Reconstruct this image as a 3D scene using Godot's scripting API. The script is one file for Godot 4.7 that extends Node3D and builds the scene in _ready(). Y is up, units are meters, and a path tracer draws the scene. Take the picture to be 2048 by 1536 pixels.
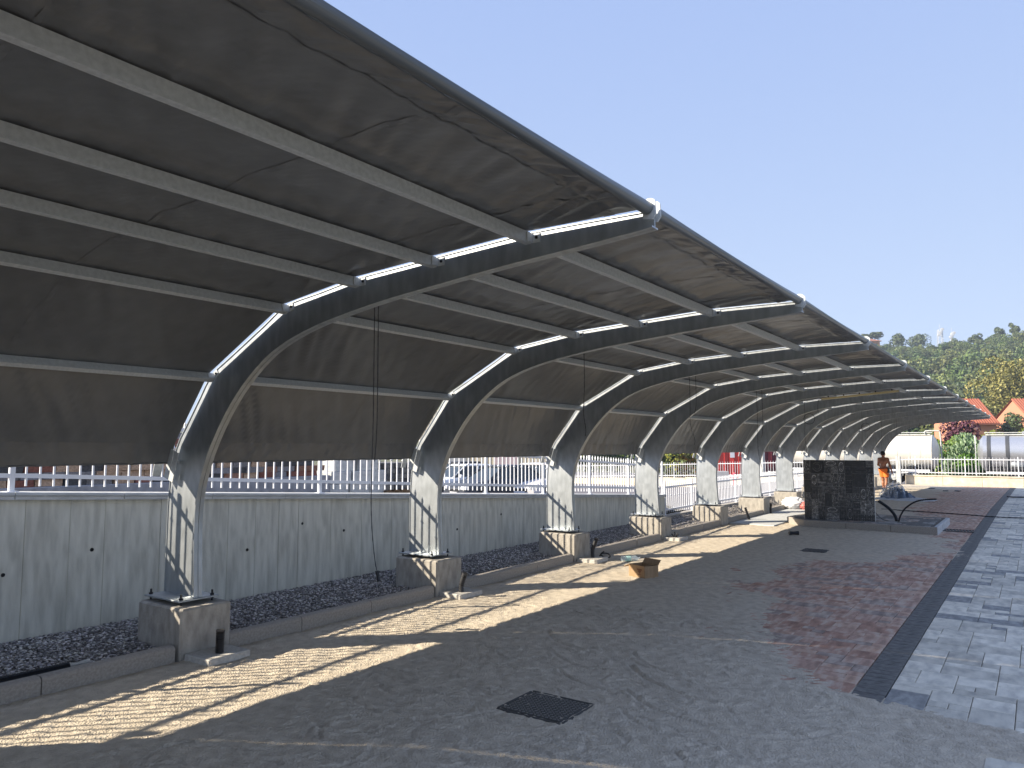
extends Node3D
# A row of arched steel posts carrying a dark membrane roof, seen from under its eave.
# x runs across the yard (to the right), -z along the row of posts, y up, metres.

const SPAN := 3.4
const FIRST := 4.03          # distance to the first post in view
const POSTS_FROM := -2
const POSTS_TO := 11         # index of the last post (0 is the first in view)
const WALL_X := -7.7
const FAR_Z := 46.5

var rng := RandomNumberGenerator.new()
var mats := {}
var tex := {}


# ---------------------------------------------------------------- mesh builder
class Shape:
	var v := PackedVector3Array()
	var n := PackedVector3Array()
	var c := PackedColorArray()
	var u := PackedVector2Array()
	var col := Color(1, 1, 1)

	func tri(a: Vector3, b: Vector3, d: Vector3) -> void:   # counter-clockwise seen from outside
		var m := (b - a).cross(d - a).normalized()
		v.push_back(a); v.push_back(d); v.push_back(b)
		for i in 3:
			n.push_back(m); c.push_back(col)
		u.push_back(Vector2(0, 0)); u.push_back(Vector2(1, 1)); u.push_back(Vector2(1, 0))

	func tri_n(a: Vector3, b: Vector3, d: Vector3, na: Vector3, nb: Vector3, nd: Vector3) -> void:
		v.push_back(a); v.push_back(d); v.push_back(b)
		n.push_back(na); n.push_back(nd); n.push_back(nb)
		for i in 3:
			c.push_back(col); u.push_back(Vector2.ZERO)

	func quad(a: Vector3, b: Vector3, d: Vector3, e: Vector3) -> void:
		var m := (d - a).cross(e - b).normalized()
		for p in [a, d, b, a, e, d]:
			v.push_back(p); n.push_back(m); c.push_back(col)
		for q in [Vector2(0, 1), Vector2(1, 0), Vector2(1, 1), Vector2(0, 1), Vector2(0, 0), Vector2(1, 0)]:
			u.push_back(q)

	func quad_n(a: Vector3, b: Vector3, d: Vector3, e: Vector3, na: Vector3, nb: Vector3, nd: Vector3, ne: Vector3) -> void:
		tri_n(a, b, d, na, nb, nd)
		tri_n(a, d, e, na, nd, ne)

	func box(at: Vector3, size: Vector3, bs := Basis()) -> void:
		var h := size * 0.5
		var p := []
		for i in 8:
			p.push_back(at + bs * Vector3(h.x * (1 if i & 1 else -1), h.y * (1 if i & 2 else -1), h.z * (1 if i & 4 else -1)))
		quad(p[4], p[5], p[7], p[6]); quad(p[1], p[0], p[2], p[3])
		quad(p[5], p[1], p[3], p[7]); quad(p[0], p[4], p[6], p[2])
		quad(p[6], p[7], p[3], p[2]); quad(p[0], p[1], p[5], p[4])

	# a box whose top and vertical edges are chamfered
	func slab(at: Vector3, size: Vector3, ch: float, bs := Basis()) -> void:
		var h := size * 0.5
		var r0 := []; var r1 := []; var r2 := []
		var pts := [Vector2(-h.x, -h.z), Vector2(h.x, -h.z), Vector2(h.x, h.z), Vector2(-h.x, h.z)]
		var ring := []
		for i in 4:
			var a: Vector2 = pts[i]
			var b: Vector2 = pts[(i + 1) % 4]
			var d := (b - a).normalized() * ch
			ring.push_back(a + d); ring.push_back(b - d)
		for q in ring:
			r0.push_back(at + bs * Vector3(q.x, -h.y, q.y))
			r1.push_back(at + bs * Vector3(q.x, h.y - ch, q.y))
			var k := Vector2(q.x * (h.x - ch) / h.x, q.y * (h.z - ch) / h.z)
			r2.push_back(at + bs * Vector3(k.x, h.y, k.y))
		for i in 8:
			var j := (i + 1) % 8
			quad(r0[j], r0[i], r1[i], r1[j])
			quad(r1[j], r1[i], r2[i], r2[j])
		for i in range(1, 7):
			tri(r2[0], r2[i + 1], r2[i])
			tri(r0[0], r0[i], r0[i + 1])

	func tube(path: Array, radius: float, sides := 8, caps := true, ripple := 0.0) -> void:
		var rings := []; var nrm := []
		var ref := Vector3(0.31, 0.83, 0.45)
		for i in path.size():
			var t: Vector3 = (path[mini(i + 1, path.size() - 1)] - path[maxi(i - 1, 0)]).normalized()
			var a := t.cross(ref).normalized()
			var b := t.cross(a).normalized()
			ref = b.cross(t)
			if ref.length() < 0.01:
				ref = Vector3(0.31, 0.83, 0.45)
			var ring := []; var nn := []
			var r := radius * (1.0 + (ripple if i & 1 else -ripple))
			for k in sides:
				var f := TAU * k / sides
				var d := a * cos(f) + b * sin(f)
				ring.push_back(path[i] + d * r); nn.push_back(d)
			rings.push_back(ring); nrm.push_back(nn)
		for i in path.size() - 1:
			for k in sides:
				var l := (k + 1) % sides
				quad_n(rings[i][k], rings[i][l], rings[i + 1][l], rings[i + 1][k], nrm[i][k], nrm[i][l], nrm[i + 1][l], nrm[i + 1][k])
		if caps:
			for k in range(1, sides - 1):
				tri(rings[0][0], rings[0][k + 1], rings[0][k])
				var e: Array = rings[-1]
				tri(e[0], e[k], e[k + 1])

	# profile of (radius, height) turned about an axis
	func lathe(profile: Array, at: Vector3, bs := Basis(), sides := 16, smooth := true) -> void:
		for i in profile.size() - 1:
			var p: Vector2 = profile[i]; var q: Vector2 = profile[i + 1]
			var sl := Vector2(q.y - p.y, p.x - q.x).normalized()
			for k in sides:
				var f := TAU * k / sides; var g := TAU * (k + 1) / sides
				var df := Vector3(cos(f), 0, -sin(f)); var dg := Vector3(cos(g), 0, -sin(g))
				var a := at + bs * (df * p.x + Vector3.UP * p.y); var b := at + bs * (dg * p.x + Vector3.UP * p.y)
				var d := at + bs * (dg * q.x + Vector3.UP * q.y); var e := at + bs * (df * q.x + Vector3.UP * q.y)
				if smooth:
					var nf := (bs * (df * sl.x + Vector3.UP * sl.y)).normalized(); var ng := (bs * (dg * sl.x + Vector3.UP * sl.y)).normalized()
					quad_n(a, b, d, e, nf, ng, ng, nf)
				else:
					quad(a, b, d, e)

	# closed outline in the plane (p.x along ax, p.y along ay), pulled from o by way
	func extrude(outline: PackedVector2Array, o: Vector3, ax: Vector3, ay: Vector3, way: Vector3, caps := true) -> void:
		var k := outline.size()
		var turn := ax.cross(ay).dot(way) < 0.0
		var area := 0.0
		for i in k:
			area += outline[i].cross(outline[(i + 1) % k])
		if area < 0.0:
			turn = not turn
		for i in k:
			var p := outline[i]; var q := outline[(i + 1) % k]
			var a := o + ax * p.x + ay * p.y; var b := o + ax * q.x + ay * q.y
			if turn:
				quad(b, a, a + way, b + way)
			else:
				quad(a, b, b + way, a + way)
		if caps:
			var t := Geometry2D.triangulate_polygon(outline)
			for i in range(0, t.size(), 3):
				var q := []
				for j in 3:
					var p := outline[t[i + j]]
					q.push_back(o + ax * p.x + ay * p.y)
				var up: bool = (q[1] - q[0]).cross(q[2] - q[0]).dot(way) > 0.0
				if up:
					tri(q[0] + way, q[1] + way, q[2] + way); tri(q[0], q[2], q[1])
				else:
					tri(q[0] + way, q[2] + way, q[1] + way); tri(q[0], q[1], q[2])

	func grid(pts: Array, cols: int, flip := false, cols_of := []) -> void:    # rows of points with smooth normals
		var rows := pts.size() / cols
		var nn := []
		for i in rows:
			for j in cols:
				var dx: Vector3 = pts[i * cols + mini(j + 1, cols - 1)] - pts[i * cols + maxi(j - 1, 0)]
				var dy: Vector3 = pts[mini(i + 1, rows - 1) * cols + j] - pts[maxi(i - 1, 0) * cols + j]
				var m := dx.cross(dy).normalized()
				nn.push_back(-m if flip else m)
		for i in rows - 1:
			for j in cols - 1:
				var a := i * cols + j; var b := a + 1; var d := a + cols + 1; var e := a + cols
				if flip:
					quad_n(pts[b], pts[a], pts[e], pts[d], nn[b], nn[a], nn[e], nn[d])
				else:
					quad_n(pts[a], pts[b], pts[d], pts[e], nn[a], nn[b], nn[d], nn[e])

	func mesh() -> ArrayMesh:
		var arr := []
		arr.resize(Mesh.ARRAY_MAX)
		arr[Mesh.ARRAY_VERTEX] = v; arr[Mesh.ARRAY_NORMAL] = n; arr[Mesh.ARRAY_COLOR] = c; arr[Mesh.ARRAY_TEX_UV] = u
		var m := ArrayMesh.new()
		m.add_surface_from_arrays(Mesh.PRIMITIVE_TRIANGLES, arr)
		return m


# ---------------------------------------------------------------- nodes
func put(called: String, m: Mesh, mat: Material, parent: Node = self, at := Transform3D()) -> MeshInstance3D:
	var o := MeshInstance3D.new()
	o.name = called
	o.mesh = m
	o.material_override = mat
	o.transform = at
	parent.add_child(o, true)
	return o


func tag(o: Node, label: String, category: String, group := "", kind := "") -> Node:
	if label: o.set_meta("label", label)
	if category: o.set_meta("category", category)
	if group: o.set_meta("group", group)
	if kind: o.set_meta("kind", kind)
	return o


func thing(called: String, label: String, category: String, at := Vector3.ZERO, group := "", turn := 0.0) -> Node3D:
	var o := Node3D.new()
	o.name = called
	add_child(o, true)
	o.position = at
	o.rotation.y = turn
	tag(o, label, category, group)
	return o


func copy(src: Node3D, at: Vector3, label: String, turn := 0.0) -> Node3D:
	var o: Node3D = src.duplicate()
	var nm := String(src.name)
	while nm.length() and nm[nm.length() - 1] in "0123456789":
		nm = nm.substr(0, nm.length() - 1)
	o.name = nm
	add_child(o, true)
	o.position = at
	o.rotation.y = turn
	if label: o.set_meta("label", label)
	return o


func setting(called: String, m: Mesh, mat: Material, label := "") -> MeshInstance3D:
	var o := put(called, m, mat)
	tag(o, label if label else called.replace("_", " "), called.replace("_", " "), "", "structure")
	return o


# ---------------------------------------------------------------- materials
func lin(r: float, g: float, b: float) -> Color:
	return Color(r, g, b).linear_to_srgb()


func noise_tex(key: String, freq: float, octaves: int, lo: Color, hi: Color, mid := Color(-1, 0, 0), stretch := Vector2(1, 1), cellular := false, size := 512, sd := 1) -> ImageTexture:
	if tex.has(key):
		return tex[key]
	var f := FastNoiseLite.new()
	f.seed = sd
	f.noise_type = FastNoiseLite.TYPE_CELLULAR if cellular else FastNoiseLite.TYPE_SIMPLEX_SMOOTH
	if cellular:
		f.cellular_return_type = FastNoiseLite.RETURN_CELL_VALUE
	f.frequency = freq
	f.fractal_octaves = octaves
	if cellular:
		f.fractal_type = FastNoiseLite.FRACTAL_NONE
	var src := f.get_seamless_image(int(size / stretch.x), int(size / stretch.y))
	src.resize(size, size, Image.INTERPOLATE_CUBIC)
	src.convert(Image.FORMAT_L8)
	var d := src.get_data()
	var lut := PackedByteArray()
	for i in 256:
		var t := i / 255.0
		var q: Color
		if mid.r < 0.0:
			q = lo.lerp(hi, t)
		else:
			q = lo.lerp(mid, t * 2.0) if t < 0.5 else mid.lerp(hi, t * 2.0 - 1.0)
		q = q.linear_to_srgb()
		lut.push_back(int(clampf(q.r, 0, 1) * 255)); lut.push_back(int(clampf(q.g, 0, 1) * 255)); lut.push_back(int(clampf(q.b, 0, 1) * 255))
	var o := PackedByteArray()
	o.resize(size * size * 3)
	for i in size * size:
		var k := d[i] * 3
		o[i * 3] = lut[k]; o[i * 3 + 1] = lut[k + 1]; o[i * 3 + 2] = lut[k + 2]
	var im := Image.create_from_data(size, size, false, Image.FORMAT_RGB8, o)
	tex[key] = ImageTexture.create_from_image(im)
	return tex[key]


func bump_tex(key: String, freq: float, octaves: int, strength: float, stretch := Vector2(1, 1), size := 512, sd := 5, ridged := false) -> ImageTexture:
	if tex.has(key):
		return tex[key]
	var f := FastNoiseLite.new()
	f.seed = sd
	f.noise_type = FastNoiseLite.TYPE_SIMPLEX_SMOOTH
	f.frequency = freq
	f.fractal_octaves = octaves
	if ridged:
		f.fractal_type = FastNoiseLite.FRACTAL_RIDGED
	var im := f.get_seamless_image(int(size / stretch.x), int(size / stretch.y))
	im.resize(size, size, Image.INTERPOLATE_CUBIC)
	im.convert(Image.FORMAT_RGBA8)
	im.bump_map_to_normal_map(strength)
	tex[key] = ImageTexture.create_from_image(im)
	return tex[key]


func mat(key: String, c: Color, rough := 0.8, metal := 0.0) -> StandardMaterial3D:
	if mats.has(key):
		return mats[key]
	var m := StandardMaterial3D.new()
	m.resource_name = key
	m.albedo_color = c
	m.roughness = rough
	m.metallic = metal
	mats[key] = m
	return m


# a material whose colour and relief come from computed noise, laid in the world or on the thing
func rich(key: String, t: Texture2D, scale: float, rough := 0.8, metal := 0.0, bump: Texture2D = null, bs := 1.0, world := true, stretch := Vector3(1, 1, 1)) -> StandardMaterial3D:
	if mats.has(key):
		return mats[key]
	var m := mat(key, Color(1, 1, 1), rough, metal)
	m.albedo_texture = t
	m.uv1_triplanar = true
	m.uv1_world_triplanar = world
	m.uv1_scale = stretch * scale
	if bump:
		m.normal_enabled = true
		m.normal_texture = bump
		m.normal_scale = bs
	return m


func leaf(key: String, c: Color, back := 0.35) -> StandardMaterial3D:
	if mats.has(key):
		return mats[key]
	var m := mat(key, Color(1, 1, 1), 0.6)
	m.vertex_color_use_as_albedo = true
	m.albedo_color = c
	m.cull_mode = BaseMaterial3D.CULL_DISABLED
	m.backlight_enabled = true
	m.backlight = Color(c.r * back, c.g * back, c.b * back * 0.6)
	return m


func level(z: float) -> float:      # the yard falls away a little at its far end
	return -0.0115 * maxf(0.0, z - 26.8)


func wall_top(z: float) -> float:    # the coping follows the falling car park
	return 1.607 - 0.0537 * z


func _ready() -> void:
	rng.seed = 20240611
	# --- camera
	var cam := Camera3D.new()
	cam.name = "camera"
	cam.fov = 54.54
	cam.near = 0.05
	cam.far = 4000.0
	add_child(cam)
	cam.position = Vector3(0, 1.88, 0)
	cam.rotation = Vector3(deg_to_rad(4.77), deg_to_rad(35.16), 0)
	cam.current = true
	# --- sky
	var sky := ProceduralSkyMaterial.new()
	sky.sky_top_color = lin(0.325, 0.45, 0.79)
	sky.sky_horizon_color = lin(0.64, 0.78, 0.97)
	sky.sky_curve = 0.22
	sky.sky_energy_multiplier = 0.765
	sky.ground_bottom_color = lin(0.18, 0.17, 0.15)
	sky.ground_horizon_color = lin(0.45, 0.50, 0.56)
	sky.sun_angle_max = 8.0
	var env := Environment.new()
	env.background_mode = Environment.BG_SKY
	env.sky = Sky.new()
	env.sky.sky_material = sky
	env.tonemap_mode = Environment.TONE_MAPPER_LINEAR
	env.tonemap_exposure = 2.05
	env.sdfgi_enabled = true
	env.ssao_enabled = true
	env.ssil_enabled = true
	env.fog_enabled = true
	env.fog_density = 0.0006
	env.fog_light_color = lin(0.62, 0.74, 0.92)
	var we := WorldEnvironment.new()
	we.name = "world_environment"
	we.environment = env
	add_child(we)
	# --- sun: low, from behind the wall and over the left shoulder
	var sun := DirectionalLight3D.new()
	sun.name = "sun"
	sun.light_color = Color(1.0, 0.95, 0.87)
	sun.light_energy = 1.6
	sun.light_angular_distance = 0.5
	sun.shadow_enabled = true
	add_child(sun)
	var az := deg_to_rad(46.0)
	var el := deg_to_rad(30.3)
	var run := Vector3(sin(az) * cos(el), -sin(el), -cos(az) * cos(el))
	sun.look_at_from_position(Vector3.ZERO, run, Vector3.UP)

	make_materials()
	ground()
	sand()
	paving()
	wall_and_fences()
	kerb_and_gravel()
	canopy()
	pads_and_conduits()
	island()
	clutter()
	hung_things()
	car_park()
	far_side()
	worker()


func make_materials() -> void:
	var zinc := noise_tex("zinc", 0.012, 5, Color(0.36, 0.385, 0.40), Color(0.54, 0.57, 0.59), Color(0.44, 0.47, 0.49), Vector2(1, 3), false, 512, 3)
	var zinc_b := bump_tex("zinc_b", 0.03, 4, 1.6, Vector2(1, 3), 512, 8)
	rich("galvanised", zinc, 1.3, 0.45, 0.85, zinc_b, 0.22, false)
	rich("galvanised_bar", noise_tex("zinc2", 0.03, 4, Color(0.50, 0.525, 0.53), Color(0.68, 0.705, 0.71), Color(0.59, 0.615, 0.62), Vector2(1, 1), false, 512, 13), 1.7, 0.5, 0.12, zinc_b, 0.2, false)
	mat("bolt", lin(0.03, 0.03, 0.032), 0.5, 0.5)
	var fab := noise_tex("fabric", 0.012, 4, Color(0.142, 0.144, 0.144), Color(0.188, 0.190, 0.190), Color(0.165, 0.167, 0.167), Vector2(1, 1), false, 512, 21)
	rich("membrane", fab, 0.8, 0.30, 0.0, bump_tex("weave", 0.08, 3, 0.6, Vector2(1, 1), 512, 22), 0.12, false)
	rich("membrane_hem", noise_tex("fabric2", 0.012, 3, Color(0.11, 0.108, 0.104), Color(0.15, 0.147, 0.142), Color(-1, 0, 0), Vector2(1, 1), false, 256, 25), 0.8, 0.5, 0.0, null, 1.0, false)
	mat("edge_tube", lin(0.16, 0.175, 0.185), 0.34, 0.15)
	# concrete of the wall: cement film, streaks and stains left by the formwork
	var con := noise_tex("concrete", 0.016, 6, Color(0.44, 0.428, 0.36), Color(0.72, 0.70, 0.60), Color(0.60, 0.583, 0.497), Vector2(1.0, 7.0), false, 1024, 31)
	rich("wall_concrete", con, 0.55, 0.85, 0.0, bump_tex("con_b", 0.04, 4, 2.0, Vector2(1, 2), 512, 32), 0.5)
	rich("block_concrete", noise_tex("concrete2", 0.02, 5, Color(0.27, 0.25, 0.215), Color(0.50, 0.465, 0.405), Color(0.39, 0.36, 0.31), Vector2(1.0, 2.5), false, 512, 33), 0.9, 0.88, 0.0, bump_tex("con_c", 0.06, 4, 2.0, Vector2(1, 1), 512, 34), 0.6)
	rich("kerb_concrete", noise_tex("concrete3", 0.05, 4, Color(0.27, 0.24, 0.205), Color(0.42, 0.38, 0.325), Color(-1, 0, 0), Vector2(1, 1), false, 512, 35), 1.4, 0.92, 0.0, bump_tex("con_d", 0.12, 3, 3.0, Vector2(1, 1), 512, 36), 0.7)
	rich("pad_concrete", noise_tex("concrete4", 0.03, 4, Color(0.40, 0.38, 0.34), Color(0.62, 0.60, 0.55), Color(-1, 0, 0), Vector2(1, 1), false, 512, 37), 1.5, 0.9, 0.0, tex["con_d"], 0.5)
	rich("coping_concrete", noise_tex("concrete5", 0.02, 4, Color(0.42, 0.43, 0.42), Color(0.60, 0.61, 0.60), Color(-1, 0, 0), Vector2(3, 1), false, 512, 38), 1.0, 0.8, 0.0, tex["con_d"], 0.3)
	mat("hole", lin(0.015, 0.014, 0.013), 0.95)  # near-black, the shade inside a hollow put into the colour
	mat("white_paint", lin(0.74, 0.76, 0.80), 0.4)
	rich("sand", noise_tex("sand", 0.014, 5, Color(0.45, 0.385, 0.295), Color(0.68, 0.60, 0.475), Color(0.565, 0.49, 0.38), Vector2(1, 1), false, 1024, 41), 0.5, 0.96, 0.0, bump_tex("sand_b", 0.09, 5, 6.0, Vector2(1, 1), 1024, 42), 0.9)
	rich("bed", noise_tex("bed", 0.05, 4, Color(0.10, 0.09, 0.08), Color(0.20, 0.18, 0.15), Color(-1, 0, 0), Vector2(1, 1), false, 256, 43), 2.0, 0.98)
	var pb := bump_tex("paver_b", 0.05, 4, 3.0, Vector2(1, 1), 512, 52)
	for i in 4:
		var k: float = [1.08, 1.22, 1.36, 0.98][i]
		rich("white_paver_%d" % i, noise_tex("wp%d" % i, 0.012, 5, Color(0.40, 0.37, 0.315) * k, Color(0.72, 0.66, 0.545) * k, Color(0.58, 0.535, 0.44) * k, Vector2(1, 2.5), false, 512, 60 + i), 1.1, 0.85, 0.0, pb, 0.4)
	rich("white_paver_4", noise_tex("wp4", 0.02, 5, Color(0.22, 0.22, 0.21), Color(0.44, 0.43, 0.40), Color(0.31, 0.305, 0.285), Vector2(1, 2.5), false, 512, 66), 1.1, 0.85, 0.0, pb, 0.4)
	for i in 4:
		var hi := Color(0.62, 0.51, 0.41)
		var lo: Color = [Color(0.30, 0.175, 0.125), Color(0.34, 0.22, 0.165), Color(0.26, 0.20, 0.165), Color(0.36, 0.235, 0.17)][i]
		rich("red_paver_%d" % i, noise_tex("rp%d" % i, 0.012, 5, lo * 0.8, hi, lo * 1.5, Vector2(1, 4), false, 512, 70 + i), 1.2, 0.88, 0.0, pb, 0.45)
	rich("dark_paver", noise_tex("dp", 0.03, 4, Color(0.10, 0.096, 0.088), Color(0.21, 0.203, 0.185), Color(-1, 0, 0), Vector2(1, 1), false, 256, 79), 1.6, 0.85, 0.0, pb, 0.4)
	rich("asphalt", noise_tex("asphalt", 0.05, 4, Color(0.115, 0.11, 0.12), Color(0.19, 0.18, 0.19), Color(-1, 0, 0), Vector2(1, 1), false, 512, 81), 0.4, 0.9)
	rich("earth", noise_tex("earth", 0.02, 4, Color(0.06, 0.075, 0.025), Color(0.16, 0.15, 0.07), Color(-1, 0, 0), Vector2(1, 1), false, 256, 83), 0.05, 0.95)
	mat("black_plastic", lin(0.012, 0.012, 0.013), 0.42)
	mat("grey_plastic", lin(0.055, 0.055, 0.058), 0.5)
	mat("cast_iron", lin(0.075, 0.073, 0.068), 0.7, 0.1)


# ---------------------------------------------------------------- the yard
func ground() -> void:
	var s := Shape.new()
	s.quad(Vector3(-2500, -1.6, 2500), Vector3(2500, -1.6, 2500), Vector3(2500, -1.6, -3500), Vector3(-2500, -1.6, -3500))
	setting("ground", s.mesh(), mats.earth, "rough grassy ground around the yard reaching to the hills")
	# the bed on which the yard is paved
	s = Shape.new()
	var zs := [-14.0, 26.8, FAR_Z + 0.4]
	for i in 2:
		var a: float = zs[i]; var b: float = zs[i + 1]
		s.quad(Vector3(WALL_X - 0.1, level(a) - 0.03, -a), Vector3(14, level(a) - 0.03, -a), Vector3(14, level(b) - 0.03, -b), Vector3(WALL_X - 0.1, level(b) - 0.03, -b))
	setting("paving_bed", s.mesh(), mats.bed, "dark sand bed showing in the joints of the paving")


var cover_noise := FastNoiseLite.new()
var lump_noise := FastNoiseLite.new()
var ridge_noise := FastNoiseLite.new()
var fine_noise := FastNoiseLite.new()

# where the loose sand lies: above 0 it covers the pavers
func cover(x: float, z: float) -> float:
	var edge := 0.0
	var t := [Vector2(-20, 9), Vector2(5.7, 9), Vector2(6.0, 0.6), Vector2(6.15, -0.9), Vector2(6.35, -1.6), Vector2(7.2, -2.15), Vector2(8.4, -2.6), Vector2(10.0, -3.1), Vector2(11.5, -3.5), Vector2(13.0, -3.0), Vector2(14.2, -1.9), Vector2(15.5, -1.25), Vector2(17.0, -1.45), Vector2(18.4, -1.9), Vector2(21.0, -2.2), Vector2(26.0, -3.2), Vector2(34, -3.4), Vector2(60, -3.4)]
	for i in t.size() - 1:
		if z <= t[i + 1].x:
			edge = lerpf(t[i].y, t[i + 1].y, clampf((z - t[i].x) / (t[i + 1].x - t[i].x), 0, 1))
			break
	var k := (edge - x) / 0.5 + cover_noise.get_noise_2d(x * 1.0, z * 1.0) * 1.5 + fine_noise.get_noise_2d(x * 0.7, z * 1.4) * 0.45
	# places swept bare
	for b in [Vector4(-3.05, 4.15, 0.33, 2.6), Vector4(-2.55, 4.35, 0.22, 2.0), Vector4(-2.75, 5.15, 0.20, 1.6), Vector4(-1.95, 4.55, 0.24, 1.7), Vector4(-0.1, 5.22, 0.50, 34.0), Vector4(-3.6, 3.45, 0.2, 1.5), Vector4(-5.95, 3.35, 0.28, 2.2), Vector4(-4.9, 3.6, 0.16, 1.0)]:
		var d = Vector2(x - b.x, z - b.y).length() / b.z
		if d < 2.0:
			k -= b.w * exp(-d * d * 1.4) * (1.0 + 0.4 * cover_noise.get_noise_2d(x * 5.0, z * 5.0))
	return k


func sand_height(x: float, z: float) -> float:
	var k := clampf(cover(x, z), -1.2, 1.6)
	var h := k * 0.007
	var w := clampf(k + 0.4, 0.0, 1.0)
	var wx := lump_noise.get_noise_2d(x * 0.9 + 40, z * 0.9) * 0.5
	h += w * 0.007 * lump_noise.get_noise_2d(x, z)
	var r := 1.0 - absf(ridge_noise.get_noise_2d(x + wx, z * 0.8 - wx))
	h += w * 0.011 * (r * r * r - 0.35)
	h += w * 0.0034 * fine_noise.get_noise_2d(x, z)
	var mx := absf(x + 2.985); var mz := absf(z - 4.66)
	if mx < 0.30 and mz < 0.26:
		var inside := minf(0.285 - mx, 0.245 - mz)
		h = lerpf(h, minf(h, 0.017 + 0.016 * cover_noise.get_noise_2d(x * 7.0, z * 7.0)), clampf(inside / 0.05 + 0.4, 0.0, 1.0))
	return h


func sand() -> void:
	cover_noise.seed = 4; cover_noise.frequency = 0.55; cover_noise.fractal_octaves = 5; cover_noise.fractal_gain = 0.55
	lump_noise.seed = 9; lump_noise.frequency = 1.2; lump_noise.fractal_octaves = 3
	ridge_noise.seed = 15; ridge_noise.frequency = 2.6; ridge_noise.fractal_octaves = 3
	fine_noise.seed = 17; fine_noise.frequency = 11.0; fine_noise.fractal_octaves = 2
	# marks scraped into it: soles, boards, a rake
	var strokes := []
	for i in 900:
		var a := Vector2(rng.randf_range(-4.9, 0.2), rng.randf_range(1.6, 10.5))
		var f := rng.randf_range(-0.5, 0.5) + (PI * 0.5 if rng.randf() < 0.2 else 0.1)
		var l := rng.randf_range(0.08, 0.45)
		strokes.push_back([a, a + Vector2(cos(f), sin(f)) * l, rng.randf_range(0.010, 0.024), rng.randf_range(0.004, 0.011), rng.randf_range(-0.6, 0.6)])
	for q in [[-3.35, 5.45, -2.55, 5.25, 0.02, 0.014], [-2.95, 5.95, -2.0, 5.45, 0.022, 0.016], [-2.7, 5.35, -1.75, 5.0, 0.02, 0.014], [-3.7, 5.9, -2.9, 5.65, 0.02, 0.01], [-2.5, 4.9, -2.0, 4.7, 0.02, 0.012], [-3.1, 6.3, -2.4, 5.9, 0.02, 0.01], [-4.2, 6.6, -3.4, 6.1, 0.025, 0.01], [-1.8, 4.9, -1.2, 5.3, 0.03, 0.01]]:
		strokes.push_back([Vector2(q[0], q[1]), Vector2(q[2], q[3]), q[4], q[5], 0.25])
	var s := Shape.new()
	for lod in [[1.0, 8.0, 0.02, 1.9], [7.96, 20.0, 0.045, 1.2], [19.9, 46.4, 0.12, 1.0]]:
		var st: float = lod[2]
		var x0 := -6.21
		var cols := int((6.21 + lod[3]) / st)
		var rows := int((lod[1] - lod[0]) / st) + 1
		var h := PackedFloat32Array()
		h.resize(cols * rows)
		for i in rows:
			var z: float = lod[0] + i * st
			for j in cols:
				h[i * cols + j] = sand_height(x0 + j * st, z)
		for q in strokes:
			var a: Vector2 = q[0]; var b: Vector2 = q[1]; var w: float = q[2]
			if st > 0.03 and w < 0.02:
				continue
			var bend: float = q[4] * (b - a).length() * 0.5
			var side := (b - a).orthogonal().normalized()
			var lo := a.min(b) - Vector2.ONE * (w * 3.0 + absf(bend)); var hi := a.max(b) + Vector2.ONE * (w * 3.0 + absf(bend))
			for i in range(maxi(0, int((lo.y - lod[0]) / st)), mini(rows, int((hi.y - lod[0]) / st) + 2)):
				for j in range(maxi(0, int((lo.x - x0) / st)), mini(cols, int((hi.x - x0) / st) + 2)):
					var p := Vector2(x0 + j * st, lod[0] + i * st)
					var t := clampf((p - a).dot(b - a) / (b - a).length_squared(), 0, 1)
					var c := a.lerp(b, t) + side * bend * 4.0 * t * (1.0 - t)
					var d := p.distance_to(c) / w
					if d < 3.0 and h[i * cols + j] > 0.0:
						h[i * cols + j] += q[3] * (-exp(-d * d) + 0.75 * exp(-(d - 1.7) * (d - 1.7) * 2.0))
		# surface
		var pv := PackedVector3Array(); pv.resize(cols * rows)
		var pn := PackedVector3Array(); pn.resize(cols * rows)
		for i in rows:
			for j in cols:
				var k := i * cols + j
				var z: float = lod[0] + i * st
				pv[k] = Vector3(x0 + j * st, h[k] + level(z), -z)
				var gx := (h[i * cols + mini(j + 1, cols - 1)] - h[i * cols + maxi(j - 1, 0)]) / (2.0 * st)
				var gz := (h[mini(i + 1, rows - 1) * cols + j] - h[maxi(i - 1, 0) * cols + j]) / (2.0 * st)
				pn[k] = Vector3(-gx, 1.0, gz).normalized()
		for i in rows - 1:
			for j in cols - 1:
				var a := i * cols + j; var b := a + 1; var d := a + cols + 1; var e := a + cols
				if maxf(maxf(h[a], h[b]), maxf(h[d], h[e])) < -0.006:
					continue
				s.quad_n(pv[a], pv[b], pv[d], pv[e], pn[a], pn[b], pn[d], pn[e])
	var o := setting("sand", s.mesh(), mats.sand, "loose grey-beige jointing sand strewn over the paving")
	o.set_meta("kind", "structure")


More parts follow.
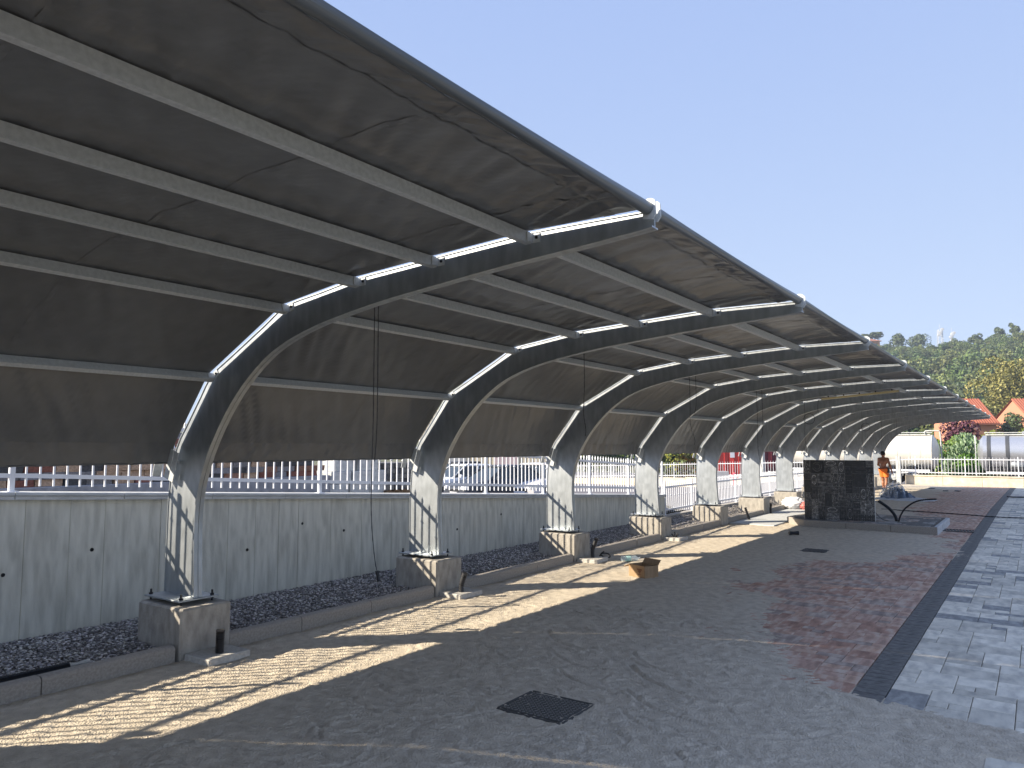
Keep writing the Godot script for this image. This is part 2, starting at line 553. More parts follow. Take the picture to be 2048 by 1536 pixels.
# random pattern of stones of several sizes; sizes in modules (across, along)
func pattern(x0: float, x1: float, z0: float, z1: float, g: float, sizes: Array, keep: Callable) -> Array:
	var cols := int(round((x1 - x0) / g)); var rows := int(round((z1 - z0) / g))
	var used := PackedByteArray(); used.resize(cols * rows)
	var out := []
	for i in rows:
		for j in cols:
			if used[i * cols + j]:
				continue
			var pick := Vector2i(1, 1)
			for tries in 6:
				var q: Vector2i = sizes[rng.randi() % sizes.size()]
				if j + q.x > cols or i + q.y > rows:
					continue
				var ok := true
				for y in q.y:
					for x in q.x:
						if used[(i + y) * cols + j + x]:
							ok = false
				if ok:
					pick = q
					break
			for y in pick.y:
				for x in pick.x:
					used[(i + y) * cols + j + x] = 1
			var at := Vector2(x0 + (j + pick.x * 0.5) * g, z0 + (i + pick.y * 0.5) * g)
			if keep.call(at.x, at.y):
				out.push_back([at, pick])
	return out


func lay(called: String, label: String, stones: Array, g: float, piece: String, kinds: Array, most := 300) -> void:
	var root := Node3D.new()
	root.name = called
	add_child(root, true)
	tag(root, label, called.replace("_", " "), "", "structure")
	var eye := Vector2(0, 0)
	# the nearest in view are laid one by one
	stones.sort_custom(func(a, b): return visible_rank(a[0]) < visible_rank(b[0]))
	var shapes := {}
	var rest := {}
	for i in stones.size():
		var at: Vector2 = stones[i][0]; var q: Vector2i = stones[i][1]
		var k: String = kinds[rng.randi() % kinds.size()]
		var lift := rng.randf_range(-0.0015, 0.0015)
		if i < most:
			if not shapes.has(q):
				var s := Shape.new()
				s.slab(Vector3(0, -0.025, 0), Vector3(q.x * g - 0.005, 0.05, q.y * g - 0.005), 0.004)
				shapes[q] = s.mesh()
			put(piece, shapes[q], mats[k], root, Transform3D(Basis(), Vector3(at.x, level(at.y) + lift, -at.y)))
		else:
			if not rest.has(k):
				rest[k] = Shape.new()
			var h := Vector2(q.x * g - 0.006, q.y * g - 0.006) * 0.5
			var s: Shape = rest[k]
			var y := level(at.y) + lift
			var a := Vector3(at.x - h.x, y, -at.y + h.y); var b := Vector3(at.x + h.x, y, -at.y + h.y)
			var d := Vector3(at.x + h.x, y, -at.y - h.y); var e := Vector3(at.x - h.x, y, -at.y - h.y)
			var dn := Vector3(0, -0.029, 0)
			s.quad(a, b, d, e)
			s.quad(a + dn, b + dn, b, a); s.quad(b + dn, d + dn, d, b); s.quad(d + dn, e + dn, e, d); s.quad(e + dn, a + dn, a, e)
	for k in rest:
		var o := put(piece + "_field", rest[k].mesh(), mats[k], root)
		o.set_meta("kind", "stuff")


func visible_rank(p: Vector2) -> float:
	var f := Vector2(-sin(0.6137), cos(0.6137))
	var d := p.dot(f)
	var side := p.dot(Vector2(cos(0.6137), sin(0.6137)))
	var out := 0.0
	if d < 0.5 or absf(side / d) > 0.70 or 1.88 / maxf(d, 0.1) > 0.62:
		out = 1000.0
	return d + out


func paving() -> void:
	var g := 0.135
	var sizes := [Vector2i(2, 2), Vector2i(3, 2), Vector2i(3, 2), Vector2i(2, 1), Vector2i(2, 3), Vector2i(1, 1), Vector2i(2, 2), Vector2i(3, 1)]
	var w := pattern(-1.032, 5.448, 2.0, 45.875, g, sizes, func(x, z): return cover(x, z) < 1.4)
	lay("white_paving", "pale grey-white concrete pavers of mixed sizes beside the dark border", w, g, "paver", ["white_paver_0", "white_paver_1", "white_paver_2", "white_paver_1", "white_paver_3", "white_paver_0", "white_paver_2", "white_paver_4"])
	var r := pattern(-6.19, -1.27, 1.5, 45.9, 0.12, [Vector2i(3, 1), Vector2i(2, 1), Vector2i(2, 2), Vector2i(3, 2), Vector2i(2, 1), Vector2i(4, 1), Vector2i(1, 1)], func(x, z): return cover(x, z) < 1.3)
	lay("red_paving", "reddish brown concrete pavers half hidden under sand", r, 0.12, "paver", ["red_paver_0", "red_paver_1", "red_paver_2", "red_paver_3", "red_paver_1"])
	var b := []
	for i in 380:
		b.push_back([Vector2(-1.15, 2.0 + (i + 0.5) * 0.115), Vector2i(2, 1)])
	lay("paving_border", "dark anthracite band of narrow pavers between red and white paving", b, 0.115, "border_paver", ["dark_paver"], 200)


# ---------------------------------------------------------------- wall, fences, kerb
func wall_and_fences() -> void:
	var z0 := -9.0
	var z1 := 17.55
	var w := thing("retaining_wall", "board-marked grey concrete retaining wall below the white fence and car park", "wall", Vector3(WALL_X, 0, 0))
	# face with the shallow grooves left by the shuttering boards
	var s := Shape.new()
	var z := z0
	var prev := 0.0
	var cuts := [z0]
	while z < z1 - 0.4:
		z += rng.randf_range(0.28, 0.62)
		cuts.push_back(minf(z, z1))
	cuts[-1] = z1
	for i in cuts.size() - 1:
		var a: float = cuts[i] + 0.004; var b: float = cuts[i + 1] - 0.004
		var off := rng.randf_range(-0.004, 0.004)
		var ya := wall_top(a) - 0.055; var yb := wall_top(b) - 0.055
		s.quad(Vector3(off, -0.05, -a), Vector3(off, -0.05, -b), Vector3(off, yb, -b), Vector3(off, ya, -a))
		var c: float = cuts[i + 1] + 0.004
		if i < cuts.size() - 2:
			var yc := wall_top(c) - 0.055
			var m: float = cuts[i + 1]
			s.quad(Vector3(off, -0.05, -b), Vector3(-0.007, -0.05, -m), Vector3(-0.007, yb, -m), Vector3(off, yb, -b))
			s.quad(Vector3(-0.007, -0.05, -m), Vector3(0.0, -0.05, -c), Vector3(0.0, yc, -c), Vector3(-0.007, yb, -m))
	var t0 := wall_top(z0) - 0.055; var t1 := wall_top(z1) - 0.055
	s.quad(Vector3(0.004, -0.05, -z1), Vector3(-0.25, -0.05, -z1), Vector3(-0.25, t1, -z1), Vector3(0.004, t1, -z1))
	s.quad(Vector3(-0.25, -0.05, -z0), Vector3(0.004, -0.05, -z0), Vector3(0.004, t0, -z0), Vector3(-0.25, t0, -z0))
	s.quad(Vector3(-0.25, -0.05, -z1), Vector3(-0.25, -0.05, -z0), Vector3(-0.25, t0, -z0), Vector3(-0.25, t1, -z1))
	s.quad(Vector3(0.004, t0, -z0), Vector3(0.004, t1, -z1), Vector3(-0.25, t1, -z1), Vector3(-0.25, t0, -z0))
	put("concrete_face", s.mesh(), mats.wall_concrete, w)
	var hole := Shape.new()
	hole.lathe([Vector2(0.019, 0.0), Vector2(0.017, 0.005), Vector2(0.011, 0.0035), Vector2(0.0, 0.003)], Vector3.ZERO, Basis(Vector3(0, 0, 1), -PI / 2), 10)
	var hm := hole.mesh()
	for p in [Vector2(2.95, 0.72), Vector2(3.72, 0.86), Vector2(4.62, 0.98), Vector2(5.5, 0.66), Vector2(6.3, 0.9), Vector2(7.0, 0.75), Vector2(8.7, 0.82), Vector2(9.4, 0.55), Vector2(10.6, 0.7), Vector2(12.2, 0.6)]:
		put("tie_hole", hm, mats.hole, w, Transform3D(Basis(), Vector3(0.0, p.y, -p.x)))  # raised dishes, no recess; the shade of a hole is painted by their colour
	# coping stones
	var prof := PackedVector2Array([Vector2(0.035, 0.0), Vector2(0.035, 0.028), Vector2(0.03, 0.034), Vector2(0.045, 0.040), Vector2(0.045, 0.062), Vector2(0.038, 0.068), Vector2(-0.29, 0.068), Vector2(-0.29, 0.0)])
	z = z0
	while z < z1:
		var e := minf(z + 1.0, z1 + 0.02)
		var cs := Shape.new()
		cs.extrude(prof, Vector3(0, wall_top(z) - 0.0545, -z - 0.003), Vector3(1, 0, 0), Vector3(0, 1, 0), Vector3(0, wall_top(e) - wall_top(z), -(e - z) + 0.006))
		put("coping_stone", cs.mesh(), mats.coping_concrete, w)
		z = e
	# fence standing on the coping
	picket_fence("wall_fence", "white steel picket fence on top of the grey retaining wall", Vector3(WALL_X - 0.06, 0, 0), -2.43, z1, 1.81, 0.121, func(q): return wall_top(q) + 0.0135, 0.055, 0.15, 0.69, 0.80, true)
	# fence going on past the end of the wall on a low kerb
	var low := Shape.new()
	low.box(Vector3(WALL_X - 0.06, 0.03, -(z1 + 0.05 + 26.5) / 2.0 - 0.0), Vector3(0.2, 0.24, 26.5 - z1 - 0.1))
	low.box(Vector3(WALL_X - 0.06, -0.06, -(26.5 + FAR_Z - 0.2) / 2.0), Vector3(0.2, 0.36, FAR_Z - 0.2 - 26.5))
	tag(put("fence_kerb", low.mesh(), mats.block_concrete), "low concrete kerb under the fence beyond the end of the wall", "kerb")
	picket_fence("yard_fence", "white steel picket fence on the low kerb beyond the wall's end", Vector3(WALL_X - 0.06, 0, 0), z1 + 0.15, FAR_Z - 0.4, 1.8, 0.13, func(q): return 0.15 + level(q), 0.05, 0.13, 0.70, 0.84, true)


func picket_fence(called: String, label: String, at: Vector3, z0: float, z1: float, bay: float, pitch: float, foot: Callable, clear: float, rail_low: float, rail_high: float, top: float, knots: bool) -> void:
	var f := thing(called, label, "fence", at)
	var post := Shape.new()
	post.slab(Vector3(0, 0.5 * (top + 0.02), 0), Vector3(0.045, top + 0.02, 0.045), 0.004)
	post.box(Vector3(0, 0.004, 0), Vector3(0.1, 0.008, 0.1))
	var pm := post.mesh()
	var pk := []
	for kind in 2:
		var p := Shape.new()
		var r := 0.0078
		p.box(Vector3(0, (clear + top - 0.06) * 0.5, 0), Vector3(2 * r, top - 0.06 - clear, 2 * r))
		# pointed tip
		var yb := top - 0.06
		var q := [Vector3(-r, yb, r), Vector3(r, yb, r), Vector3(r, yb, -r), Vector3(-r, yb, -r)]
		var mid := [Vector3(-r * 1.9, yb + 0.025, r * 0.6), Vector3(r * 1.9, yb + 0.025, r * 0.6), Vector3(r * 1.9, yb + 0.025, -r * 0.6), Vector3(-r * 1.9, yb + 0.025, -r * 0.6)]
		for i in 4:
			p.quad(q[i], q[(i + 1) % 4], mid[(i + 1) % 4], mid[i])
			p.tri(mid[i], mid[(i + 1) % 4], Vector3(0, top + 0.02, 0))
		if kind == 1 and knots:
			var yk := rail_low + 0.62 * (rail_high - rail_low)
			p.lathe([Vector2(0.0, yk - 0.035), Vector2(0.022, yk), Vector2(0.0, yk + 0.035)], Vector3.ZERO, Basis(), 8)
		pk.push_back(p.mesh())
	var z := z0
	while z < z1 - 0.2:
		var e := minf(z + bay, z1)
		put("post", pm, mats.white_paint, f, Transform3D(Basis(), Vector3(0, foot.call(z), -z)))
		for h in [rail_low, rail_high]:
			var s := Shape.new()
			var a := Vector3(0, foot.call(z) + h, -z - 0.022); var b := Vector3(0, foot.call(e) + h, -e + 0.022)
			var d := b - a
			s.extrude(PackedVector2Array([Vector2(-0.017, -0.02), Vector2(0.017, -0.02), Vector2(0.017, 0.02), Vector2(-0.017, 0.02)]), a, Vector3(1, 0, 0), Vector3(0, 1, 0), d)
			put("rail", s.mesh(), mats.white_paint, f)
		var k := int(round((e - z) / pitch))
		for i in range(1, k):
			var q := z + (e - z) * i / k
			put("picket", pk[i % 2], mats.white_paint, f, Transform3D(Basis(), Vector3(0.002, foot.call(q), -q)))
		z = e
	put("post", pm, mats.white_paint, f, Transform3D(Basis(), Vector3(0, foot.call(z1), -z1)))


func kerb_and_gravel() -> void:
	var k := Node3D.new()
	k.name = "kerb"
	add_child(k, true)
	tag(k, "row of brownish concrete kerb stones between footings, gravel and sand", "kerb", "", "structure")
	var sec := PackedVector2Array([Vector2(0, -0.03), Vector2(0, 0.118), Vector2(-0.006, 0.134), Vector2(-0.02, 0.145), Vector2(-0.036, 0.148), Vector2(-0.10, 0.148), Vector2(-0.10, -0.03)])
	for i in range(-1, POSTS_TO):
		var base := FIRST + i * SPAN
		var ends := [0.245, 1.08, 2.05, SPAN - 0.285]
		for j in 3:
			var s := Shape.new()
			var a: float = base + ends[j] + 0.004; var b: float = base + ends[j + 1] - 0.004
			if i == 5 and j == 2:
				b -= 0.4
			s.extrude(sec, Vector3(-6.215 + rng.randf_range(-0.004, 0.004), level(a), -a), Vector3(1, 0, 0), Vector3(0, 1, 0), Vector3(0, level(b) - level(a), -(b - a)))
			put("kerb_stone", s.mesh(), mats.kerb_concrete, k)
	# gravel strip
	var bed := Shape.new()
	for q in [[-9.0, 26.8], [26.8, FAR_Z]]:
		bed.quad(Vector3(WALL_X - 0.05, 0.075 + level(q[0]), -q[0]), Vector3(-6.31, 0.075 + level(q[0]), -q[0]), Vector3(-6.31, 0.075 + level(q[1]), -q[1]), Vector3(WALL_X - 0.05, 0.075 + level(q[1]), -q[1]))
	setting("gravel_bed", bed.mesh(), mats.bed, "dark soil under the gravel strip at the foot of the wall")
	var st := Shape.new()
	var sphere := SphereMesh.new()
	sphere.radius = 1.0; sphere.height = 2.0; sphere.radial_segments = 7; sphere.rings = 3
	var arr := sphere.get_mesh_arrays()
	var vv: PackedVector3Array = arr[Mesh.ARRAY_VERTEX]
	var nz := FastNoiseLite.new()
	nz.frequency = 0.9
	for i in vv.size():
		vv[i] = vv[i] * (1.0 + 0.45 * nz.get_noise_3dv(vv[i] * 1.3))
	arr[Mesh.ARRAY_VERTEX] = vv
	var pm := ArrayMesh.new()
	pm.add_surface_from_arrays(Mesh.PRIMITIVE_TRIANGLES, arr)
	var m := mat("pebble", Color(1, 1, 1), 0.85)
	m.vertex_color_use_as_albedo = true
	var mm := MultiMesh.new()
	mm.transform_format = MultiMesh.TRANSFORM_3D
	mm.use_colors = true
	mm.mesh = pm
	var places := []
	for i in 60000:
		var z := 1.2 + 16.0 * pow(rng.randf(), 1.5) if i < 50000 else rng.randf_range(14.0, 30.0)
		var x := rng.randf_range(WALL_X + 0.01, -6.325)
		var skip := false
		for j in range(-1, 8):
			if absf(z - FIRST - j * SPAN + 0.02) < 0.26 and x > -6.93:
				skip = true
		if not skip:
			places.push_back(Vector2(x, z))
	mm.instance_count = places.size()
	for i in places.size():
		var p: Vector2 = places[i]
		var r := rng.randf_range(0.006, 0.0145)
		var heap := 0.02 * clampf((-6.6 - p.x) / 0.6, 0, 1)
		var b := Basis.from_euler(Vector3(rng.randf() * TAU, rng.randf() * TAU, rng.randf() * TAU)).scaled(Vector3(r, r * 0.62, r * 1.15))
		mm.set_instance_transform(i, Transform3D(b, Vector3(p.x, 0.082 + heap + rng.randf_range(0.0, 0.018) + level(p.y), -p.y)))
		var t := rng.randf()
		var g := lerpf(0.12, 0.62, t * t)
		mm.set_instance_color(i, Color(g * 1.05, g * rng.randf_range(0.93, 1.0), g * rng.randf_range(0.82, 0.95)))
	var gi := MultiMeshInstance3D.new()
	gi.name = "gravel"
	gi.multimesh = mm
	gi.material_override = m
	add_child(gi, true)
	tag(gi, "dark grey crushed gravel strip between wall and kerb", "gravel", "", "stuff")


# ---------------------------------------------------------------- the canopy
const LOW := [Vector2(-6.36, 0.50), Vector2(-6.385, 0.887), Vector2(-6.395, 1.203), Vector2(-6.36, 1.478), Vector2(-6.275, 1.708), Vector2(-6.165, 1.914), Vector2(-5.95, 2.204), Vector2(-5.67, 2.472), Vector2(-5.31, 2.70), Vector2(-4.82, 2.858), Vector2(-4.13, 2.974), Vector2(-3.52, 3.038), Vector2(-2.90, 3.095), Vector2(-2.317, 3.135), Vector2(-2.0, 3.160), Vector2(-1.84, 3.172), Vector2(-1.80, 3.178)]
const UP := [Vector2(-6.885, 0.50), Vector2(-6.885, 0.893), Vector2(-6.882, 1.27), Vector2(-6.865, 1.5), Vector2(-6.83, 1.715), Vector2(-6.745, 1.912), Vector2(-6.62, 2.067), Vector2(-6.495, 2.224), Vector2(-6.37, 2.38), Vector2(-6.245, 2.533), Vector2(-5.98, 2.670), Vector2(-5.72, 2.802), Vector2(-5.45, 2.939), Vector2(-5.19, 3.070), Vector2(-4.75, 3.132), Vector2(-4.316, 3.192), Vector2(-3.9, 3.217), Vector2(-3.513, 3.240), Vector2(-3.1, 3.262), Vector2(-2.692, 3.282), Vector2(-2.3, 3.281), Vector2(-2.0, 3.276), Vector2(-1.80, 3.272)]
const PURLINS := [Vector2(-6.21, 2.511), Vector2(-5.17, 3.036), Vector2(-4.31, 3.156), Vector2(-3.51, 3.203), Vector2(-2.69, 3.245)]
# the skin from its lower edge over the five purlins to the tube at the eave
const SKIN := [Vector2(-6.83, 1.715), Vector2(-6.745, 1.915), Vector2(-6.245, 2.541), Vector2(-5.19, 3.079), Vector2(-4.316, 3.2), Vector2(-3.513, 3.248), Vector2(-2.692, 3.29), Vector2(-1.868, 3.285)]
const TUBE := Vector2(-1.83, 3.285)


func resample(p: Array, k: int) -> Array:
	var c := Curve2D.new()
	for i in p.size():
		var t: Vector2 = (p[mini(i + 1, p.size() - 1)] - p[maxi(i - 1, 0)]) * 0.16
		c.add_point(p[i], -t, t)
	c.bake_interval = 0.01
	var out := []
	var l := c.get_baked_length()
	for i in k:
		out.push_back(c.sample_baked(l * i / (k - 1)))
	return out


func make_post() -> Node3D:
	var t := thing("canopy_post", "", "post")
	var k := 56
	var lo := resample(LOW, k)
	var up := resample(UP, k)
	var web := Shape.new()
	for i in k - 1:
		for sd in [1.0, -1.0]:
			var q := [Vector3(lo[i].x, lo[i].y, 0.006 * sd), Vector3(lo[i + 1].x, lo[i + 1].y, 0.006 * sd), Vector3(up[i + 1].x, up[i + 1].y, 0.006 * sd), Vector3(up[i].x, up[i].y, 0.006 * sd)]
			if sd > 0:
				web.quad(q[0], q[1], q[2], q[3])
			else:
				web.quad(q[3], q[2], q[1], q[0])
	# rounded nose
	web.quad(Vector3(lo[-1].x, lo[-1].y, 0.006), Vector3(lo[-1].x, lo[-1].y, -0.006), Vector3(up[-1].x, up[-1].y, -0.006), Vector3(up[-1].x, up[-1].y, 0.006))
	put("web", web.mesh(), mats.galvanised, t)
	# two bent flats make the inner flange, with the seam between them showing
	for sd in [-1.0, 1.0]:
		var fl := Shape.new()
		strip(fl, lo, 0.002 if sd > 0 else -0.042, 0.042 if sd > 0 else -0.002, 0.010, 1.0)
		put("inner_flange", fl.mesh(), mats.galvanised, t)
	var bk := Shape.new()
	strip(bk, up, -0.014, 0.014, 0.008, -1.0)
	put("outer_flange", bk.mesh(), mats.galvanised, t)
	# foot
	var pl := Shape.new()
	pl.slab(Vector3(-6.62, 0.4925, 0), Vector3(0.575, 0.015, 0.40), 0.003)
	put("base_plate", pl.mesh(), mats.galvanised, t)
	var b := Shape.new()
	b.lathe([Vector2(0.009, 0.44), Vector2(0.009, 0.475), Vector2(0.018, 0.475), Vector2(0.018, 0.4845)], Vector3.ZERO, Basis(), 6, false)
	b.lathe([Vector2(0.018, 0.5005), Vector2(0.018, 0.515), Vector2(0.009, 0.515), Vector2(0.009, 0.548), Vector2(0.0, 0.548)], Vector3.ZERO, Basis(), 6, false)
	var bm := b.mesh()
	for q in [Vector2(-6.37, 0.155), Vector2(-6.37, -0.155), Vector2(-6.87, 0.155), Vector2(-6.87, -0.155)]:
		put("anchor_bolt", bm, mats.bolt, t, Transform3D(Basis(), Vector3(q.x, 0, q.y)))
	# clamp that holds the lower corner of the skin
	for sd in [-1.0, 1.0]:
		var cl := Shape.new()
		var tilt := Basis(Vector3(0, 0, 1), -0.30)
		cl.slab(Vector3(-6.76, 1.70, 0.066 * sd) + tilt * Vector3(0.042, 0, 0), Vector3(0.076, 0.29, 0.007), 0.002, tilt)
		cl.slab(Vector3(-6.76, 1.70, 0.066 * sd) + tilt * Vector3(-0.042, 0, 0), Vector3(0.076, 0.29, 0.007), 0.002, tilt)
		cl.box(Vector3(-6.76, 1.74, 0.036 * sd) + tilt * Vector3(0.03, 0, 0), Vector3(0.03, 0.03, 0.06), tilt)
		put("corner_clamp", cl.mesh(), mats.galvanised_bar, t)
		var lg := Shape.new()
		lg.slab(Vector3(-6.90, 1.66, 0.12 * sd), Vector3(0.012, 0.13, 0.085), 0.003, Basis(Vector3(0, 0, 1), -0.25))
		put("lug", lg.mesh(), mats.galvanised_bar, t)
	# cleats of the purlins
	for i in 5:
		var d: Vector2 = SKIN[i + 3] - SKIN[i + 1]
		var a := atan2(d.y, d.x)
		var bs := Basis(Vector3(0, 0, 1), a)
		for sd in [-1.0, 1.0]:
			var c := Shape.new()
			var o := Vector3(PURLINS[i].x, PURLINS[i].y, 0)
			c.slab(o + bs * Vector3(0.055, 0, 0.011 * sd), Vector3(0.06, 0.062, 0.008), 0.003, bs)
			c.slab(o + bs * Vector3(0.027, 0, 0.045 * sd), Vector3(0.007, 0.062, 0.075), 0.002, bs)
			var cleat := put("cleat", c.mesh(), mats.galvanised_bar, t)
			var bl := Shape.new()
			bl.lathe([Vector2(0.011, 0.0), Vector2(0.011, 0.009), Vector2(0.0, 0.009)], o + bs * Vector3(0.06, 0, 0.015 * sd), Basis(Vector3(1, 0, 0), PI / 2 * sd), 6, false)
			put("bolt", bl.mesh(), mats.bolt, cleat)
	# cradle for the tube at the eave
	for sd in [-1.0, 1.0]:
		var e := Shape.new()
		var out := PackedVector2Array()
		for q in 13:
			var f := PI * q / 12.0
			out.push_back(Vector2(cos(f) * 0.038, 0.045 + sin(f) * 0.024))
		out.push_back(Vector2(-0.042, -0.05)); out.push_back(Vector2(0.02, -0.06)); out.push_back(Vector2(0.042, -0.03))
		e.extrude(out, Vector3(TUBE.x + 0.012, TUBE.y - 0.01, 0.035 * sd - 0.005), Vector3(1, 0, 0), Vector3(0, 1, 0), Vector3(0, 0, 0.010))
		put("tube_cradle", e.mesh(), mats.galvanised_bar, t)
	return t


# a flat bent along a curve, from z0 to z1, thickened to one side
func strip(s: Shape, p: Array, z0: float, z1: float, th: float, side: float) -> void:
	var q := []
	for i in p.size():
		var d: Vector2 = (p[mini(i + 1, p.size() - 1)] - p[maxi(i - 1, 0)]).normalized()
		q.push_back(p[i] + Vector2(d.y, -d.x) * th * side)
	for i in p.size() - 1:
		var a := Vector3(p[i].x, p[i].y, z0); var b := Vector3(p[i].x, p[i].y, z1)
		var c := Vector3(p[i + 1].x, p[i + 1].y, z1); var d := Vector3(p[i + 1].x, p[i + 1].y, z0)
		var e := Vector3(q[i].x, q[i].y, z0); var f := Vector3(q[i].x, q[i].y, z1)
		var g := Vector3(q[i + 1].x, q[i + 1].y, z1); var h := Vector3(q[i + 1].x, q[i + 1].y, z0)
		if side > 0:
			s.quad(e, h, g, f); s.quad(a, b, c, d); s.quad(b, f, g, c); s.quad(e, a, d, h)
		else:
			s.quad(e, f, g, h); s.quad(a, d, c, b); s.quad(b, c, g, f); s.quad(e, h, d, a)
		if i == p.size() - 2:
			s.quad(h, d, c, g) if side > 0 else s.quad(d, h, g, c)


func skin_at(s: float) -> Vector2:      # s: 0..7 along SKIN
	var i := clampi(int(s), 0, SKIN.size() - 2)
	return SKIN[i].lerp(SKIN[i + 1], s - i)


func skin_normal(s: float) -> Vector2:
	var d := skin_at(minf(s + 0.35, 6.999)) - skin_at(maxf(s - 0.35, 0.0))
	d = d.normalized()
	return Vector2(-d.y, d.x)


var fold := FastNoiseLite.new()
var fold2 := FastNoiseLite.new()

func skin_point(s: float, t: float, seed_off: float, lift := 0.0) -> Vector3:
	var len_z := SPAN - 0.066
	var z := t * len_z
	var i := clampi(int(s), 0, 6)
	var f := s - i
	var p := skin_at(s)
	var m := skin_normal(s)
	var arc := 0.0
	for k in i:
		arc += SKIN[k].distance_to(SKIN[k + 1])
	arc += f * SKIN[i].distance_to(SKIN[i + 1])
	var d := 0.0
	var near_end := exp(-t * 5.0) + exp(-(1.0 - t) * 3.2)
	if i >= 2:
		d += 0.036 * (1.0 - exp(-6.5 * f)) * (1.0 - f * f) * (0.35 + 0.65 * sin(PI * t))
	# long soft folds running across the purlins, slanted, gathered towards the far end of the bay
	var slant := z + arc * 0.55
	var amp := (0.013 + 0.026 * near_end * clampf(0.3 + fold2.get_noise_2d(z * 0.4 + seed_off, arc * 0.5) * 1.6, 0.1, 1.0))
	var damp := smoothstep(0.0, 0.12, f) * smoothstep(1.0, 0.86, f) if i >= 2 else 1.0
	d += amp * fold.get_noise_2d(slant * 5.5 + seed_off * 7.0, arc * 0.75 + seed_off) * (0.35 + 0.65 * damp)
	d += 0.0035 * fold.get_noise_2d(slant * 13.0 + seed_off * 3.0, arc * 1.6) * clampf(0.4 + 1.5 * fold2.get_noise_2d(z + seed_off, arc), 0.0, 1.0)
	# short puckers where the cloth is pulled over a purlin
	if i >= 3:
		var pk := exp(-f * 9.0)
		d += 0.009 * pk * fold.get_noise_2d(z * 26.0 + seed_off, arc * 1.2)
	# the gathered lower hem and the strip drawn to the tube
	if i == 0:
		d += 0.014 * sin(PI * f) * fold.get_noise_2d(z * 16.0 + seed_off * 3.0, 5.0 + f) * clampf(0.5 + fold2.get_noise_2d(z * 0.9, seed_off) * 1.4, 0.0, 1.0)
	if i == 6 and f > 0.76:
		var g := (f - 0.76) / 0.24
		d -= 0.012 * sin(PI * g)
		d += 0.018 * sin(PI * g) * fold.get_noise_2d((z - arc * 1.2) * 14.0 + seed_off, 9.0) * clampf(0.25 + t * 0.9, 0.0, 1.0)
	d *= smoothstep(0.0, 0.025, t) * smoothstep(1.0, 0.975, t)
	p += m * (d + lift)
	return Vector3(p.x, p.y, -0.022 - z)


func make_bay(variant: int) -> Node3D:
	var t := thing("canopy_bay", "", "canopy bay")
	var so := 13.7 * variant
	var srow := []
	for i in 7:
		var k: int = [6, 12, 20, 18, 18, 18, 26][i]
		for j in k:
			srow.push_back(i + float(j) / k)
	srow.push_back(6.9999)
	var cols := 90
	var pts := []
	for s in srow:
		for j in cols:
			pts.push_back(skin_point(s, float(j) / (cols - 1), so))
	var m := Shape.new()
	m.grid(pts, cols)
	var skin := put("membrane", m.mesh(), mats.membrane, t)
	# welded seams: doubled strips of cloth on the underside
	for q in [0.115, 0.885, 0.40 + 0.1 * variant]:
		var w := Shape.new()
		var a := []
		for s in srow:
			for j in 4:
				a.push_back(skin_point(s, q + 0.0125 * (j / 3.0 - 0.5), so, -0.0022))
		w.grid(a, 4)
		put("welded_seam", w.mesh(), mats.membrane, skin)
	for q in [[0.86, 1.0], [6.70, 6.79]]:
		var w := Shape.new()
		var a := []
		for k in 4:
			for j in cols:
				a.push_back(skin_point(lerpf(q[0], q[1], k / 3.0), float(j) / (cols - 1), so, -0.0025))
		w.grid(a, cols)
		put("welded_seam", w.mesh(), mats.membrane, skin)
	# bar in the lower hem
	var hb := Shape.new()
	var path := []
	for j in 30:
		path.push_back(skin_point(0.0, j / 29.0, so) + Vector3(0, 0.004, 0))
	hb.tube(path, 0.011, 8)
	put("hem_bar", hb.mesh(), mats.membrane, t)
	# purlins: cold-formed channels
	var sec := PackedVector2Array([Vector2(0.0225, -0.0375), Vector2(0.0225, 0.0375), Vector2(-0.0225, 0.0375), Vector2(-0.0225, 0.024), Vector2(-0.0185, 0.024), Vector2(-0.0185, 0.0335), Vector2(0.0185, 0.0335), Vector2(0.0185, -0.0335), Vector2(-0.0185, -0.0335), Vector2(-0.0185, -0.024), Vector2(-0.0225, -0.024), Vector2(-0.0225, -0.0375)])
	for i in 5:
		var d: Vector2 = (SKIN[i + 3] - SKIN[i + 1]).normalized()
		var p := Shape.new()
		p.extrude(sec, Vector3(PURLINS[i].x, PURLINS[i].y, -0.022), Vector3(d.x, d.y, 0), Vector3(-d.y, d.x, 0), Vector3(0, 0, -(SPAN - 0.044)))
		put("purlin", p.mesh(), mats.galvanised_bar, t)
	# tube at the eave with the cord of the skin along it
	var e := Shape.new()
	e.tube([Vector3(TUBE.x, TUBE.y, -0.045), Vector3(TUBE.x, TUBE.y, -SPAN + 0.045)], 0.039, 20)
	put("eave_tube", e.mesh(), mats.edge_tube, t)
	var cd := Shape.new()
	var cp := []
	for j in 24:
		cp.push_back(skin_point(6.995, j / 23.0, so) + Vector3(0.0, -0.006, 0))
	cd.tube(cp, 0.006, 6)
	put("edge_cord", cd.mesh(), mats.edge_tube, t)
	return t


